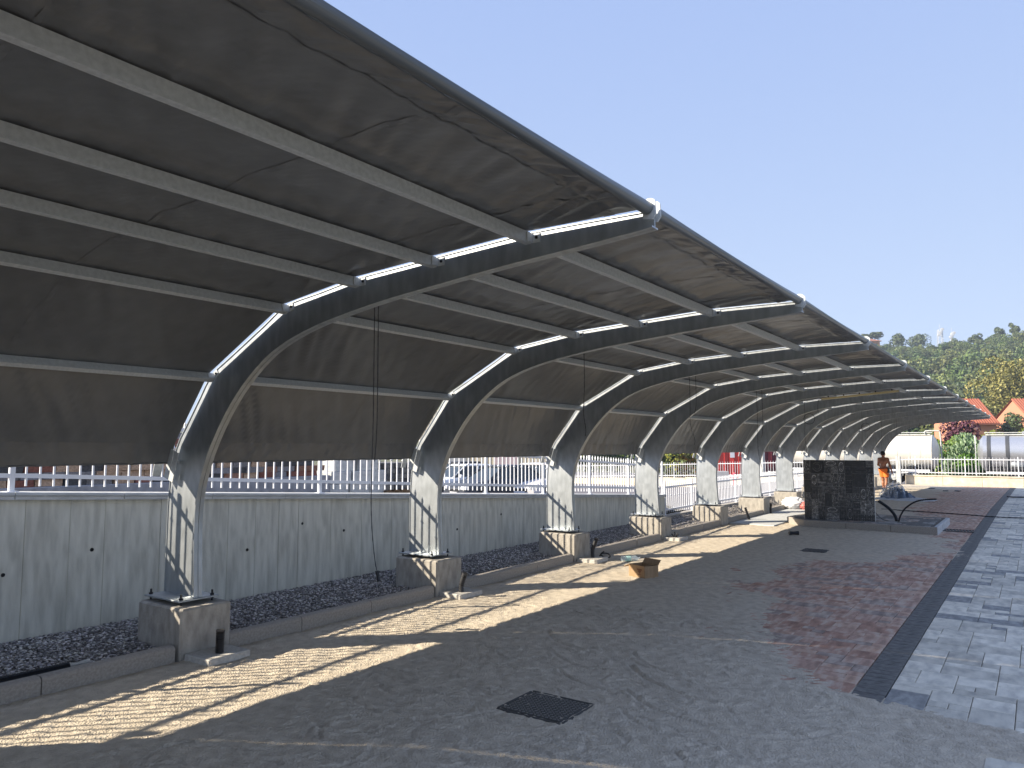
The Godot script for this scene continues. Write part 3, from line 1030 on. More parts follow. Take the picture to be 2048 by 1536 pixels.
func canopy() -> void:
	fold.seed = 3; fold.frequency = 1.0; fold.fractal_octaves = 2
	fold2.seed = 8; fold2.frequency = 0.8; fold2.fractal_octaves = 2
	var post := make_post()
	var bays := [make_bay(0), make_bay(1), make_bay(2)]
	var gp := "arched posts of the canopy"
	var gb := "roof bays of the canopy"
	post.set_meta("group", gp)
	var foot := make_footing()
	var marks := {0: "arched galvanised steel post behind the upright black corrugated conduit", 1: "arched galvanised steel post beside the bent smooth conduit stub", 2: "arched galvanised steel post beside the conduit with black cable ends", 3: "arched galvanised steel post standing at the end of the grey wall"}
	var nth := ["first", "second", "third", "fourth", "fifth", "sixth", "seventh", "eighth", "ninth", "tenth", "eleventh", "twelfth"]
	for i in range(POSTS_FROM, POSTS_TO + 1):
		var z := FIRST + i * SPAN
		var lb: String = marks[i] if marks.has(i) else ("%s arched galvanised steel post beyond the end of the wall" % nth[i - 4] if i > 3 else "%s arched galvanised steel post before the corrugated conduit's" % nth[-i - 1])
		var p: Node3D = post if i == POSTS_FROM else copy(post, Vector3.ZERO, lb)
		p.position = Vector3(0, 0, -z)
		p.set_meta("label", lb)
		var f: Node3D = foot if i == POSTS_FROM else copy(foot, Vector3.ZERO, "")
		f.position = Vector3(-6.56, level(z), -z)
		f.set_meta("label", lb.replace("arched galvanised steel post", "concrete footing of the arched post"))
		f.scale.y = (0.45 - level(z)) / 0.45
		if i < POSTS_TO:
			var v := posmod(i + 2, 3)
			var first := i - POSTS_FROM < 3
			var b: Node3D = bays[v] if first else copy(bays[v], Vector3.ZERO, "")
			b.position = Vector3(0, 0, -z)
			b.set_meta("label", ("dark membrane roof bay reaching from the corrugated conduit's post" if i == 0 else ("%s dark membrane roof bay past the corrugated conduit's post" % nth[i] if i > 0 else "%s dark membrane roof bay before the corrugated conduit's post" % nth[-i - 1])))
			b.set_meta("group", gb)


func make_footing() -> Node3D:
	var t := thing("post_footing", "", "footing", Vector3.ZERO, "footings of the posts")
	var s := Shape.new()
	s.slab(Vector3(0, 0.20, -0.0), Vector3(0.71, 0.5, 0.50), 0.016)
	put("concrete_block", s.mesh(), mats.block_concrete, t)
	return t


# ---------------------------------------------------------------- small things in the yard
func arc_path(pts: Array, k: int) -> Array:
	var c := Curve3D.new()
	for i in pts.size():
		var t: Vector3 = (pts[mini(i + 1, pts.size() - 1)] - pts[maxi(i - 1, 0)]) * 0.17
		c.add_point(pts[i], -t, t)
	c.bake_interval = 0.004
	var out := []
	for i in k:
		out.push_back(c.sample_baked(c.get_baked_length() * i / (k - 1), true))
	return out


func conduit(label: String, at: Vector3, pts: Array, r: float, ripple := 0.0, m := "black_plastic") -> Node3D:
	var t := thing("conduit", label, "conduit", at, "conduits rising from the ground")
	var s := Shape.new()
	var l := 0.0
	for i in pts.size() - 1:
		l += pts[i].distance_to(pts[i + 1])
	var path := arc_path(pts, int(l / 0.009) if ripple > 0.0 else 14)
	s.tube(path, r, 16, false, ripple)
	put("pipe_wall", s.mesh(), mats[m], t)
	var e := Shape.new()       # end closed by a near-black plug; shade of the bore in its colour
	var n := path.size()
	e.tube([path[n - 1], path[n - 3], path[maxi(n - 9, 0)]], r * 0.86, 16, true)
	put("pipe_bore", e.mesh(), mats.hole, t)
	var d: Vector3 = (path[n - 1] - path[n - 2]).normalized()
	var rim := Shape.new()
	rim.lathe([Vector2(r * 1.02, -0.012), Vector2(r * 1.04, 0.0), Vector2(r * 0.86, 0.001), Vector2(r * 0.85, -0.01)], path[n - 1], Basis(Quaternion(Vector3.UP, d)), 16)
	put("pipe_rim", rim.mesh(), mats[m], t)
	return t


func pads_and_conduits() -> void:
	var labels := ["square concrete pad around the upright corrugated conduit", "square concrete pad around the bent smooth conduit stub", "square concrete pad around the tall conduit by the water bottle", "square concrete pad with cut cable ends by the wall's end"]
	for i in 4:
		var z := FIRST + i * SPAN
		var t := thing("concrete_pad", labels[i], "pad", Vector3(-6.02, 0, -z + 0.0), "concrete pads in front of the footings", [0.03, -0.05, 0.04, 0.0][i])
		var s := Shape.new()
		s.slab(Vector3(0, 0.02, 0), Vector3(0.36, 0.10, 0.42), 0.008)
		put("slab", s.mesh(), mats.pad_concrete, t)
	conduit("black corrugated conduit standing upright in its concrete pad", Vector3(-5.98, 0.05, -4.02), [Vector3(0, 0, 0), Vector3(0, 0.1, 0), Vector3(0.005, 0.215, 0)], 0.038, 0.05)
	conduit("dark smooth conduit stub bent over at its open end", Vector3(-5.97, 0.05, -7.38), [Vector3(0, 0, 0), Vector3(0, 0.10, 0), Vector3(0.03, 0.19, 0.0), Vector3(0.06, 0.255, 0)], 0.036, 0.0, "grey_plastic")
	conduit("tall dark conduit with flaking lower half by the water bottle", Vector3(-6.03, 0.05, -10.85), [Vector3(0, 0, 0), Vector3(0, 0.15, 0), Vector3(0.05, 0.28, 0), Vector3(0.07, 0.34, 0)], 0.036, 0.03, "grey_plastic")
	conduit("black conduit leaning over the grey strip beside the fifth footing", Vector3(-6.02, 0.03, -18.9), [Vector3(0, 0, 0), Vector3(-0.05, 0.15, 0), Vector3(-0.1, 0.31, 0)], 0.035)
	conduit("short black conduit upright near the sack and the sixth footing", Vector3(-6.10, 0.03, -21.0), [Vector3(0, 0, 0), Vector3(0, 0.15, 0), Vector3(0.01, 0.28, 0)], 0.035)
	# a loop of cable behind the third conduit and cut cable ends on the fourth pad
	var s := Shape.new()
	s.tube(arc_path([Vector3(0, 0, 0), Vector3(0.06, 0.07, 0.02), Vector3(0.16, 0.08, 0.0), Vector3(0.20, 0.03, -0.02), Vector3(0.13, 0.005, 0), Vector3(0.05, 0.06, 0.03), Vector3(0.10, 0.11, 0)], 30), 0.012, 8)
	tag(put("cable_coil", s.mesh(), mats.black_plastic, self, Transform3D(Basis(), Vector3(-6.08, 0.03, -11.15))), "small black cable coil on the ground behind the tall conduit", "cable")
	s = Shape.new()
	for q in [[-0.07, 0.03], [0.0, 0.08], [0.06, 0.06], [0.09, 0.02]]:
		s.tube(arc_path([Vector3(q[0] * 0.4, -0.01, 0), Vector3(q[0] * 0.6, 0.04, 0.02), Vector3(q[0], q[1] + 0.02, 0.01)], 8), 0.013, 7)
	tag(put("cable_stub", s.mesh(), mats.black_plastic, self, Transform3D(Basis(), Vector3(-6.02, 0.075, -14.2))), "black cut cable ends sticking out of the last concrete pad", "cable")
	# corrugated hose lying in the gravel behind the kerb
	var h := thing("corrugated_hose", "black corrugated hose lying in the gravel along the kerb", "hose", Vector3(-6.40, 0.125, -2.95))
	var hp := Shape.new()
	hp.tube(arc_path([Vector3(-0.01, -0.01, 1.3), Vector3(-0.005, 0.0, 0.7), Vector3(0, 0, 0)], 140), 0.042, 12, true, 0.06)
	put("hose_wall", hp.mesh(), mats.black_plastic, h)
	var cp := Shape.new()
	cp.tube([Vector3(0.0, 0.012, -0.004), Vector3(0.004, 0.014, -0.16)], 0.022, 12)
	put("pipe_sleeve", cp.mesh(), mats.pad_concrete, h)


# ---------------------------------------------------------------- the paved island with the tiled panel
func pattern_tex(kind: int, sd: int) -> ImageTexture:
	var key := "tile_%d_%d" % [kind, sd]
	var n := 96
	var im := Image.create_empty(n, n, false, Image.FORMAT_RGB8)
	var f := FastNoiseLite.new()
	f.seed = sd * 7 + kind; f.frequency = 0.03; f.fractal_octaves = 4
	var w := FastNoiseLite.new()
	w.seed = sd * 3 + 1; w.frequency = 0.05
	for y in n:
		for x in n:
			var px := x / float(n); var py := y / float(n)
			var v := 0.0
			if kind == 0:       # damask scrolls
				var a := sin(px * 19.0 + w.get_noise_2d(x, y) * 5.0) * sin(py * 15.0 + w.get_noise_2d(y + 60, x) * 5.0)
				v = 1.0 if a > 0.25 else 0.12
			elif kind == 1:     # rows of dots
				var q := Vector2(fmod(px * 6.0, 1.0) - 0.5, fmod(py * 4.0, 1.0) - 0.5)
				v = 0.9 if q.length() < 0.2 else 0.08
			elif kind == 2:     # worn boards
				v = 0.32 + 0.5 * f.get_noise_2d(x * 0.4, y * 3.0)
			elif kind == 3:     # medallion ring
				var r := Vector2(px - 0.5, py - 0.5).length()
				v = 0.6 if absf(r - 0.34) < 0.035 or absf(r - 0.2) < 0.02 else 0.07
			elif kind == 4:     # scribbled script
				v = 0.8 if absf(w.get_noise_2d(x * 1.6, y * 0.9)) < 0.09 else 0.10
			else:               # plain near-black
				v = 0.06 + 0.1 * f.get_noise_2d(x, y)
			var wear := clampf(0.55 + f.get_noise_2d(x + 300, y) * 1.5, 0.0, 1.0)
			v = lerpf(0.05, v, wear)
			var g := clampf(0.02 + v * [0.22, 0.5, 1.0][sd - 2], 0.015, 0.6)
			im.set_pixel(x, y, Color(g, g * 0.94, g * 0.84).linear_to_srgb())
	tex[key] = ImageTexture.create_from_image(im)
	return tex[key]


func island() -> void:
	var isl := thing("paved_island", "raised paved island with pale kerb carrying the tiled panel", "island", Vector3(0, 0, 0))
	var ring := [Vector2(-1.83, 18.25), Vector2(-1.83, 20.9), Vector2(-4.9, 20.9), Vector2(-5.12, 18.95), Vector2(-4.55, 18.25)]
	var core := Shape.new()
	var po := PackedVector2Array()
	for q in ring:
		po.push_back(Vector2(lerpf(q.x, -3.4, 0.01), lerpf(q.y, 19.5, 0.01)))
	core.extrude(po, Vector3(0, -0.03, 0), Vector3(1, 0, 0), Vector3(0, 0, -1), Vector3(0, 0.172, 0))
	put("core", core.mesh(), mats.bed, isl)
	for i in ring.size():
		var a: Vector2 = ring[i]; var b: Vector2 = ring[(i + 1) % ring.size()]
		var n := maxi(1, int(round(a.distance_to(b) / 1.0)))
		for j in n:
			var p := a.lerp(b, float(j) / n); var q := a.lerp(b, float(j + 1) / n)
			var d := (q - p).normalized()
			var inn := d.orthogonal()
			if inn.dot(Vector2(-3.4, 19.5) - p) < 0: inn = -inn
			var s := Shape.new()
			s.slab(Vector3.ZERO, Vector3(p.distance_to(q) - 0.008, 0.20, 0.08), 0.008)
			var m := (p + q) * 0.5 + inn * 0.04
			put("kerb_stone", s.mesh(), mats.kerb_concrete if i != 0 else mats.coping_concrete, isl, Transform3D(Basis(Vector3.UP, atan2(d.y, d.x)), Vector3(m.x, 0.065, -m.y)))
	var shapes := {}
	var ip := pattern(-4.98, -1.94, 18.36, 20.8, 0.12, [Vector2i(2, 2), Vector2i(3, 2), Vector2i(2, 1), Vector2i(3, 1)], func(x, z): return Geometry2D.is_point_in_polygon(Vector2(x, z), PackedVector2Array([Vector2(-1.9, 18.3), Vector2(-1.9, 20.85), Vector2(-4.78, 20.85), Vector2(-4.93, 18.98), Vector2(-4.5, 18.37)])))
	for q in ip:
		if not shapes.has(q[1]):
			var s := Shape.new()
			s.slab(Vector3(0, 0, 0), Vector3(q[1].x * 0.12 - 0.006, 0.03, q[1].y * 0.12 - 0.006), 0.004)
			shapes[q[1]] = s.mesh()
		put("paver", shapes[q[1]], mats[["white_paver_4", "dark_paver", "dark_paver", "red_paver_2"][rng.randi() % 4]], isl, Transform3D(Basis(), Vector3(q[0].x, 0.148, -q[0].y)))
	# grey concrete strip between the island and the footings
	var st := Shape.new()
	st.slab(Vector3(-5.66, 0.005, -20.6), Vector3(1.06, 0.07, 5.4), 0.01)
	tag(put("concrete_strip", st.mesh(), mats.coping_concrete), "flat grey concrete strip between the island and the footings", "slab")
	# the panel
	var p := thing("tiled_panel", "free-standing panel clad in dark patchwork tiles on the island", "panel", Vector3(-3.87, 0.163, -18.75), "", deg_to_rad(8.0))
	var w := 1.52; var h := 1.39
	var bd := Shape.new()
	bd.slab(Vector3(0, h * 0.5, -0.045), Vector3(w, h, 0.07), 0.003)
	put("board", bd.mesh(), mat("board_edge", lin(0.62, 0.60, 0.54), 0.7), p)
	var cols := 10; var rows := 9
	var tm := []
	for k in 6:
		for v in 3:
			var m := mat("tile_mat_%d_%d" % [k, v], Color(1, 1, 1), 0.45)
			m.albedo_texture = pattern_tex(k, v + 2)
			tm.push_back(m)
	var pw := (w - 0.02) / cols; var ph := h / rows
	for q in pattern(0, cols, 0, rows, 1.0, [Vector2i(2, 1), Vector2i(1, 2), Vector2i(2, 2), Vector2i(1, 1), Vector2i(3, 1), Vector2i(2, 1), Vector2i(1, 2)], func(_x, _z): return true):
		var s := Shape.new()
		var sx: float = q[1].x * pw - 0.004; var sy: float = q[1].y * ph - 0.004
		s.box(Vector3(0, 0, -0.005), Vector3(sx, sy, 0.012))
		put("tile", s.mesh(), tm[rng.randi() % tm.size()], p, Transform3D(Basis(), Vector3(-w * 0.5 + 0.008 + q[0].x * pw, q[0].y * ph, rng.randf_range(-0.001, 0.001))))
	# pipes and cables coming up beside the panel
	var c := thing("bent_conduit", "thick black conduit bending from the island towards the tiled panel", "conduit", Vector3(-2.74, 0.15, -19.2))
	var s1 := Shape.new()
	s1.tube(arc_path([Vector3(0, 0, 0), Vector3(-0.03, 0.14, 0), Vector3(-0.15, 0.30, 0), Vector3(-0.36, 0.46, 0)], 60), 0.042, 12, true, 0.04)
	put("pipe_wall", s1.mesh(), mats.black_plastic, c)
	var s2 := Shape.new()
	s2.tube(arc_path([Vector3(-0.36, 0.46, 0), Vector3(-0.44, 0.44, 0.03), Vector3(-0.45, 0.25, 0.05), Vector3(-0.30, 0.06, 0.06), Vector3(-0.08, 0.0, 0.03)], 30), 0.010, 6)
	put("loose_wire", s2.mesh(), mats.black_plastic, c)
	var s3 := Shape.new()
	s3.tube(arc_path([Vector3(0, 0, 0), Vector3(0.05, 0.16, 0), Vector3(0.17, 0.34, 0), Vector3(0.42, 0.50, 0), Vector3(0.78, 0.55, 0)], 30), 0.022, 10)
	tag(put("thin_conduit", s3.mesh(), mats.black_plastic, self, Transform3D(Basis(), Vector3(-2.70, 0.15, -19.2))), "thin black conduit arching from the island over the yard", "conduit")
	var s4 := Shape.new()
	s4.tube(arc_path([Vector3(-3.9, 0.02, -24.6), Vector3(-2.9, 0.02, -24.3), Vector3(-1.9, 0.02, -24.0), Vector3(-0.9, 0.02, -23.6), Vector3(0.5, 0.02, -23.8), Vector3(2.2, 0.02, -23.4)], 50), 0.016, 7)
	tag(put("ground_cable", s4.mesh(), mats.black_plastic), "black cable lying across the far paving", "cable")


# ---------------------------------------------------------------- clutter
func clutter() -> void:
	# manhole cover with raised studs, near
	var mh := thing("manhole_cover", "square black cast iron cover with raised studs set in the sand", "manhole cover", Vector3(-2.985, 0.0, -4.66), "", 0.0)
	var s := Shape.new()
	s.slab(Vector3(0, 0.004, 0), Vector3(0.50, 0.03, 0.42), 0.004)
	put("plate", s.mesh(), mats.cast_iron, mh)
	var fr := Shape.new()
	for q in [[Vector3(0, 0.004, 0.232), Vector3(0.53, 0.03, 0.02)], [Vector3(0, 0.004, -0.232), Vector3(0.53, 0.03, 0.02)], [Vector3(0.268, 0.004, 0), Vector3(0.02, 0.03, 0.43)], [Vector3(-0.268, 0.004, 0), Vector3(0.02, 0.03, 0.43)]]:
		fr.slab(q[0], q[1], 0.003)
	put("frame", fr.mesh(), mats.cast_iron, mh)
	var sd := Shape.new()
	for i in 15:
		for j in 13:
			var b := Basis(Vector3.UP, (0.6 if (i + j) % 2 else -0.6) + rng.randf_range(-0.1, 0.1))
			sd.slab(Vector3(-0.225 + i * 0.032, 0.0215, -0.19 + j * 0.0316), Vector3(0.024, 0.006, 0.010), 0.003, b)
	var so := put("stud_field", sd.mesh(), mat("worn_iron", lin(0.22, 0.21, 0.19), 0.55, 0.3), mh)
	so.set_meta("kind", "stuff")
	# covers farther down the yard
	var g := thing("drain_grate", "black slotted drain grate beside the dark paving border", "grate", Vector3(-1.55, 0.0, -19.4))
	var gf := Shape.new()
	for q in [[Vector3(0, 0.004, 0.20), Vector3(0.62, 0.03, 0.03)], [Vector3(0, 0.004, -0.20), Vector3(0.62, 0.03, 0.03)], [Vector3(0.30, 0.004, 0), Vector3(0.03, 0.03, 0.37)], [Vector3(-0.30, 0.004, 0), Vector3(0.03, 0.03, 0.37)]]:
		gf.slab(q[0], q[1], 0.003)
	put("frame", gf.mesh(), mats.cast_iron, g)
	for i in 9:
		var bar := Shape.new()
		bar.slab(Vector3(-0.25 + i * 0.0625, 0.003, 0), Vector3(0.03, 0.026, 0.37), 0.003)
		put("bar", bar.mesh(), mats.cast_iron, g)
	var cv := thing("inspection_cover", "small dusty iron cover lying half under sand before the island", "cover", Vector3(-3.37, 0.0, -14.2))
	var cs := Shape.new()
	cs.slab(Vector3(0, 0.006, 0), Vector3(0.42, 0.03, 0.42), 0.005)
	put("plate", cs.mesh(), mats.cast_iron, cv)
	var cr := Shape.new()
	for i in 6:
		cr.slab(Vector3(-0.16 + i * 0.064, 0.0235, 0), Vector3(0.028, 0.006, 0.36), 0.003)
	put("raised_rib", cr.mesh(), mats.cast_iron, cv)
	# cardboard box with its flap folded out
	var bx := thing("cardboard_box", "open brown cardboard box with folded flap lying on the sand", "box", Vector3(-4.74, 0.012, -10.02), "", deg_to_rad(-22.0))
	var card := rich("cardboard", noise_tex("card", 0.03, 4, Color(0.30, 0.19, 0.10), Color(0.42, 0.28, 0.16), Color(-1, 0, 0), Vector2(1, 4), false, 256, 91), 2.0, 0.9)
	var L := 0.33; var W := 0.26; var H := 0.17
	for q in [[Vector3(0, H / 2, W / 2), Vector3(L, H, 0.005)], [Vector3(0, H / 2, -W / 2), Vector3(L, H, 0.005)], [Vector3(L / 2, H / 2, 0), Vector3(0.005, H, W - 0.006)], [Vector3(-L / 2, H / 2, 0), Vector3(0.005, H, W - 0.006)], [Vector3(0, 0.004, 0), Vector3(L - 0.006, 0.005, W - 0.006)]]:
		var w := Shape.new()
		w.box(q[0], q[1])
		put("side", w.mesh(), card, bx)
	for q in [[-L / 2 - 0.066, H + 0.0 - 0.03, 0.0, 0.14, W, 0.42], [L / 2 - 0.02, H + 0.004, 0.0, 0.06, W * 0.9, -2.6]]:
		var w := Shape.new()
		w.box(Vector3(q[0], q[1], q[2]), Vector3(q[3], 0.004, q[4]), Basis(Vector3(0, 0, 1), q[5]))
		put("flap", w.mesh(), card, bx)
	var w2 := Shape.new()
	w2.box(Vector3(0.0, H + 0.03, -W / 2 - 0.03), Vector3(L, 0.004, 0.09), Basis(Vector3(1, 0, 0), 0.9))
	put("flap", w2.mesh(), card, bx)
	var ink := mat("box_ink", lin(0.16, 0.07, 0.04), 0.9)
	var pr := Shape.new()
	for q in [[0.06, 0.115, 0.10, 0.022], [0.06, 0.085, 0.03, 0.05], [0.035, 0.09, 0.02, 0.02], [0.085, 0.09, 0.02, 0.02], [0.06, 0.045, 0.06, 0.012]]:
		pr.quad(Vector3(q[0] - q[2] / 2, q[1] - q[3] / 2, W / 2 + 0.0032), Vector3(q[0] + q[2] / 2, q[1] - q[3] / 2, W / 2 + 0.0032), Vector3(q[0] + q[2] / 2, q[1] + q[3] / 2, W / 2 + 0.0032), Vector3(q[0] - q[2] / 2, q[1] + q[3] / 2, W / 2 + 0.0032))
	put("printed_mark", pr.mesh(), ink, bx)
	# water bottle on its side
	var bt := thing("water_bottle", "clear ribbed plastic water bottle lying on the sunlit sand", "bottle", Vector3(-5.52, 0.055, -11.2), "", deg_to_rad(52.0))
	var pet := mat("clear_plastic", Color(0.86, 0.93, 0.96, 0.28), 0.12)
	pet.transparency = BaseMaterial3D.TRANSPARENCY_ALPHA
	var pf := []
	for i in 24:
		pf.push_back(Vector2(0.043 + (0.003 if i % 2 else 0.0), i * 0.0105))
	pf.push_back(Vector2(0.034, 0.272)); pf.push_back(Vector2(0.014, 0.30)); pf.push_back(Vector2(0.014, 0.318))
	var bs := Shape.new()
	bs.lathe([Vector2(0, 0), Vector2(0.036, 0.0), Vector2(0.043, 0.004)] + pf, Vector3(-0.16, 0, 0), Basis(Vector3(0, 0, 1), -PI / 2), 18)
	put("bottle_wall", bs.mesh(), pet, bt)
	var lb := Shape.new()
	lb.lathe([Vector2(0.0462, 0.07), Vector2(0.0466, 0.09), Vector2(0.0466, 0.135), Vector2(0.0462, 0.15)], Vector3(-0.16, 0, 0), Basis(Vector3(0, 0, 1), -PI / 2), 18)
	put("label_band", lb.mesh(), mat("bottle_label", lin(0.42, 0.66, 0.62), 0.5), bt)
	var cpz := Shape.new()
	cpz.lathe([Vector2(0.0155, 0.305), Vector2(0.0155, 0.322), Vector2(0.0, 0.323)], Vector3(-0.16, 0, 0), Basis(Vector3(0, 0, 1), -PI / 2), 14)
	put("cap", cpz.mesh(), mats.white_paint, bt)
	# loose pieces of pipe and board
	var pp := Shape.new()
	pp.tube([Vector3(-0.08, 0.045, 0.05), Vector3(0.08, 0.05, -0.06)], 0.045, 14)
	tag(put("pipe_offcut", pp.mesh(), mats.black_plastic, self, Transform3D(Basis(), Vector3(-4.30, 0.01, -16.4))), "short black pipe offcut lying on the sand before the island", "pipe")
	var names := ["black scrap of board near the far wall, beside the sunlit edge", "small dark scrap on the far paving near another scrap", "dark flat scrap lying on the far grey paving", "dark flat iron cover beyond the end of the paving border"]
	var ps := [Vector3(-4.28, -0.15, -41.0), Vector3(-3.5, -0.12, -38.7), Vector3(-3.05, -0.12, -39.0), Vector3(-0.78, -0.06, -34.9)]
	for i in 4:
		var q := Shape.new()
		q.slab(Vector3(0, 0.025, 0), Vector3([0.26, 0.18, 0.27, 0.45][i], 0.04, [0.2, 0.14, 0.2, 0.5][i]), 0.006, Basis(Vector3.UP, i * 0.7))
		tag(put("scrap", q.mesh(), mats.black_plastic, self, Transform3D(Basis(), Vector3(ps[i].x, level(-ps[i].z), ps[i].z))), names[i], "scrap")
	# stone by the kerb and small stones on the sand
	# heap of plastic sheeting
	var hp := thing("plastic_heap", "crumpled heap of clear and blue-grey plastic sheeting on the paving", "sheeting", Vector3(-4.25, level(30.0), -30.0))
	var fz := FastNoiseLite.new()
	fz.seed = 44; fz.frequency = 1.6; fz.fractal_octaves = 4; fz.fractal_type = FastNoiseLite.FRACTAL_RIDGED
	for layer in 3:
		var pts := []
		var n := 44
		var rx: float = [1.05, 0.55, 0.5][layer]; var rz: float = [0.7, 0.4, 0.35][layer]; var hh: float = [0.10, 0.42, 0.62][layer]
		var cx: float = [0.1, 0.0, -0.08][layer]
		for i in n:
			for j in n:
				var a := TAU * j / (n - 1); var r := i / float(n - 1)
				var wob := 1.0 + 0.22 * fz.get_noise_2d(cos(a) * 1.3 + layer * 9, sin(a) * 1.3)
				var x := cx + cos(a) * r * rx * wob; var z := sin(a) * r * rz * wob
				var y := hh * pow(maxf(0.0, 1.0 - r * r), 0.8) * (0.72 + 0.45 * fz.get_noise_2d(x * 1.6 + layer * 5, z * 1.6)) + 0.012
				pts.push_back(Vector3(x, maxf(y, 0.008), z))
		var q := Shape.new()
		q.grid(pts, n, true)
		var m: StandardMaterial3D = [mat("sheet_white", lin(0.62, 0.64, 0.66), 0.35), mat("sheet_blue", lin(0.10, 0.13, 0.18), 0.25), mat("sheet_clear", Color(0.9, 0.92, 0.94, 0.25), 0.15)][layer]
		if layer == 2:
			m.transparency = BaseMaterial3D.TRANSPARENCY_ALPHA
		put(["spread_sheet", "dark_sheet", "clear_sheet"][layer], q.mesh(), m, hp)
	# sack by the sixth footing
	var bg := thing("rubbish_sack", "white and red plastic sack leaning by the kerb near the panel", "sack", Vector3(-6.0, 0.035, -23.0))
	for layer in 2:
		var pts := []
		var n := 26
		for i in n:
			for j in n:
				var a := TAU * j / (n - 1); var f := PI * i / (n - 1)
				var d := Vector3(cos(a) * sin(f), cos(f), sin(a) * sin(f))
				var r := 1.0 + 0.35 * fz.get_noise_3dv(d * 1.4 + Vector3(layer * 4, 0, 0))
				pts.push_back(d * r * (Vector3(0.30, 0.17, 0.24) if layer == 0 else Vector3(0.16, 0.12, 0.16)) + (Vector3(0, 0.15, 0) if layer == 0 else Vector3(0.33, 0.1, 0.05)))
		var q := Shape.new()
		q.grid(pts, n)
		put(["sack_body", "sack_end"][layer], q.mesh(), mat(["sack_white", "sack_red"][layer], [lin(0.72, 0.72, 0.74), lin(0.52, 0.16, 0.14)][layer], 0.45), bg)


# ---------------------------------------------------------------- what hangs from the roof
func hung_things() -> void:
	var low := {0: 0.85, 1: 2.0, 2: 1.9, 3: 1.33, 4: 1.75, 6: 1.65, 7: 1.3, 8: 1.0, 9: 1.0, 10: 0.95}
	var said := {0: "pair of cables with a plug hanging behind the corrugated conduit's post", 1: "single thin cable hanging behind the bent conduit's post", 2: "looped cables hanging behind the tall conduit's post", 3: "two long cables hanging behind the post at the wall's end", 4: "dark cable hanging near the left end of the batten lamp", 6: "dark cable with a ring hanging right of the batten lamp", 7: "thin cable hanging over the person's left", 8: "thin cable hanging over the person", 9: "thin cable hanging before the cream tank", 10: "thin cable with curled end before the cream tank"}
	for i in low:
		var at := Vector3(-4.36, 3.12, -(FIRST + i * SPAN + 0.24))
		var t := thing("hanging_cable", said[i], "cable", at, "cables hanging from the canopy")
		var bottom: float = low[i] - at.y
		for k in (2 if i in [0, 2, 3] else 1):
			var ox: float = 0.022 * (k * 2 - 1) if i == 0 else (0.05 * (k * 2 - 1) if i in [2, 3] else 0.0)
			var s := Shape.new()
			var pts := [Vector3(ox, 0.0, 0), Vector3(ox + 0.005, bottom * 0.45, 0.0), Vector3(ox * 0.7 - 0.01, bottom * (0.75 if k == 0 else 0.6), 0)]
			if k == 0:
				pts.push_back(Vector3(0.02, bottom * 0.93, 0.0)); pts.push_back(Vector3(0.07 if i in [0, 10] else 0.01, bottom, 0.0))
			s.tube(arc_path(pts, 24), 0.0045, 6)
			put("cable", s.mesh(), mats.grey_plastic if i == 0 else mats.black_plastic, t)
		if i == 0:
			var pg := Shape.new()
			pg.tube([Vector3(0.05, bottom + 0.05, 0.0), Vector3(0.075, bottom - 0.03, 0)], 0.016, 8)
			put("plug", pg.mesh(), mats.black_plastic, t)
		if i in [4, 6]:
			var ring := []
			for a in 22:
				ring.push_back(Vector3(0.1 + 0.12 * cos(a * 0.31), bottom * 0.45 + 0.12 * sin(a * 0.31), 0.01 * a / 22.0))
			var rs := Shape.new()
			rs.tube(ring, 0.008, 6)
			put("coil", rs.mesh(), mats.grey_plastic, t)
	# long batten lamp under the roof, not lit
	var lp := thing("batten_lamp", "long unlit cream batten lamp fixed under the roof across the bay", "lamp", Vector3(-3.42, 3.10, -19.2), "", 0.0)
	var bs := Basis(Vector3(0, 0, 1), atan2(0.125, 1.70))
	var b := Shape.new()
	var half := PackedVector2Array()
	for i in 9:
		var f := PI + PI * i / 8.0
		half.push_back(Vector2(cos(f) * 0.045, sin(f) * 0.038))
	half.push_back(Vector2(0.045, 0.012)); half.push_back(Vector2(-0.045, 0.012))
	b.extrude(half, bs * Vector3(-0.85, 0, 0), Vector3(0, 0, 1), bs * Vector3.UP, bs * Vector3(1.70, 0, 0))
	put("diffuser", b.mesh(), mat("lamp_cream", lin(0.72, 0.58, 0.30), 0.4), lp)
	for x in [-0.857, 0.857]:
		var e := Shape.new()
		e.slab(bs * Vector3(x, -0.01, 0), Vector3(0.014, 0.075, 0.10), 0.003, bs)
		put("end_cap", e.mesh(), mats.coping_concrete, lp)
	for x in [-0.7, -0.35, 0.0, 0.35, 0.7]:
		var e := Shape.new()
		e.box(bs * Vector3(x, 0.03, 0), Vector3(0.025, 0.035, 0.03), bs)
		put("clip", e.mesh(), mats.black_plastic, lp)
	var wr := Shape.new()
	wr.tube(arc_path([Vector3(-0.85, -0.06, 0), Vector3(-0.93, -0.1, 0), Vector3(-0.95, -0.32, 0), Vector3(-0.94, -0.42, 0)], 12), 0.008, 6)
	put("flex", wr.mesh(), mats.grey_plastic, lp)


# ---------------------------------------------------------------- car park behind the wall
func view_at(px: float, depth: float, y := 0.0) -> Vector3:     # used while laying out: a bearing and a distance from the viewpoint
	var u := (px - 1024.0) / 1490.0 * depth
	return Vector3(-depth * 0.5760 + u * 0.8175, y, -(depth * 0.8175 + u * 0.5760))


func lot(x: float, z: float) -> float:
	var near := wall_top(z) - 0.07
	near = lerpf(near, 0.06 - 0.007 * maxf(0.0, z - 22.0), smoothstep(16.5, 20.5, z))
	var far := lerpf(near, -0.36 - 0.018 * maxf(0.0, z - 24.0), smoothstep(9.0, 17.0, z))
	return lerpf(near, far, smoothstep(0.0, 1.0, (-x - 10.8) / 8.0))


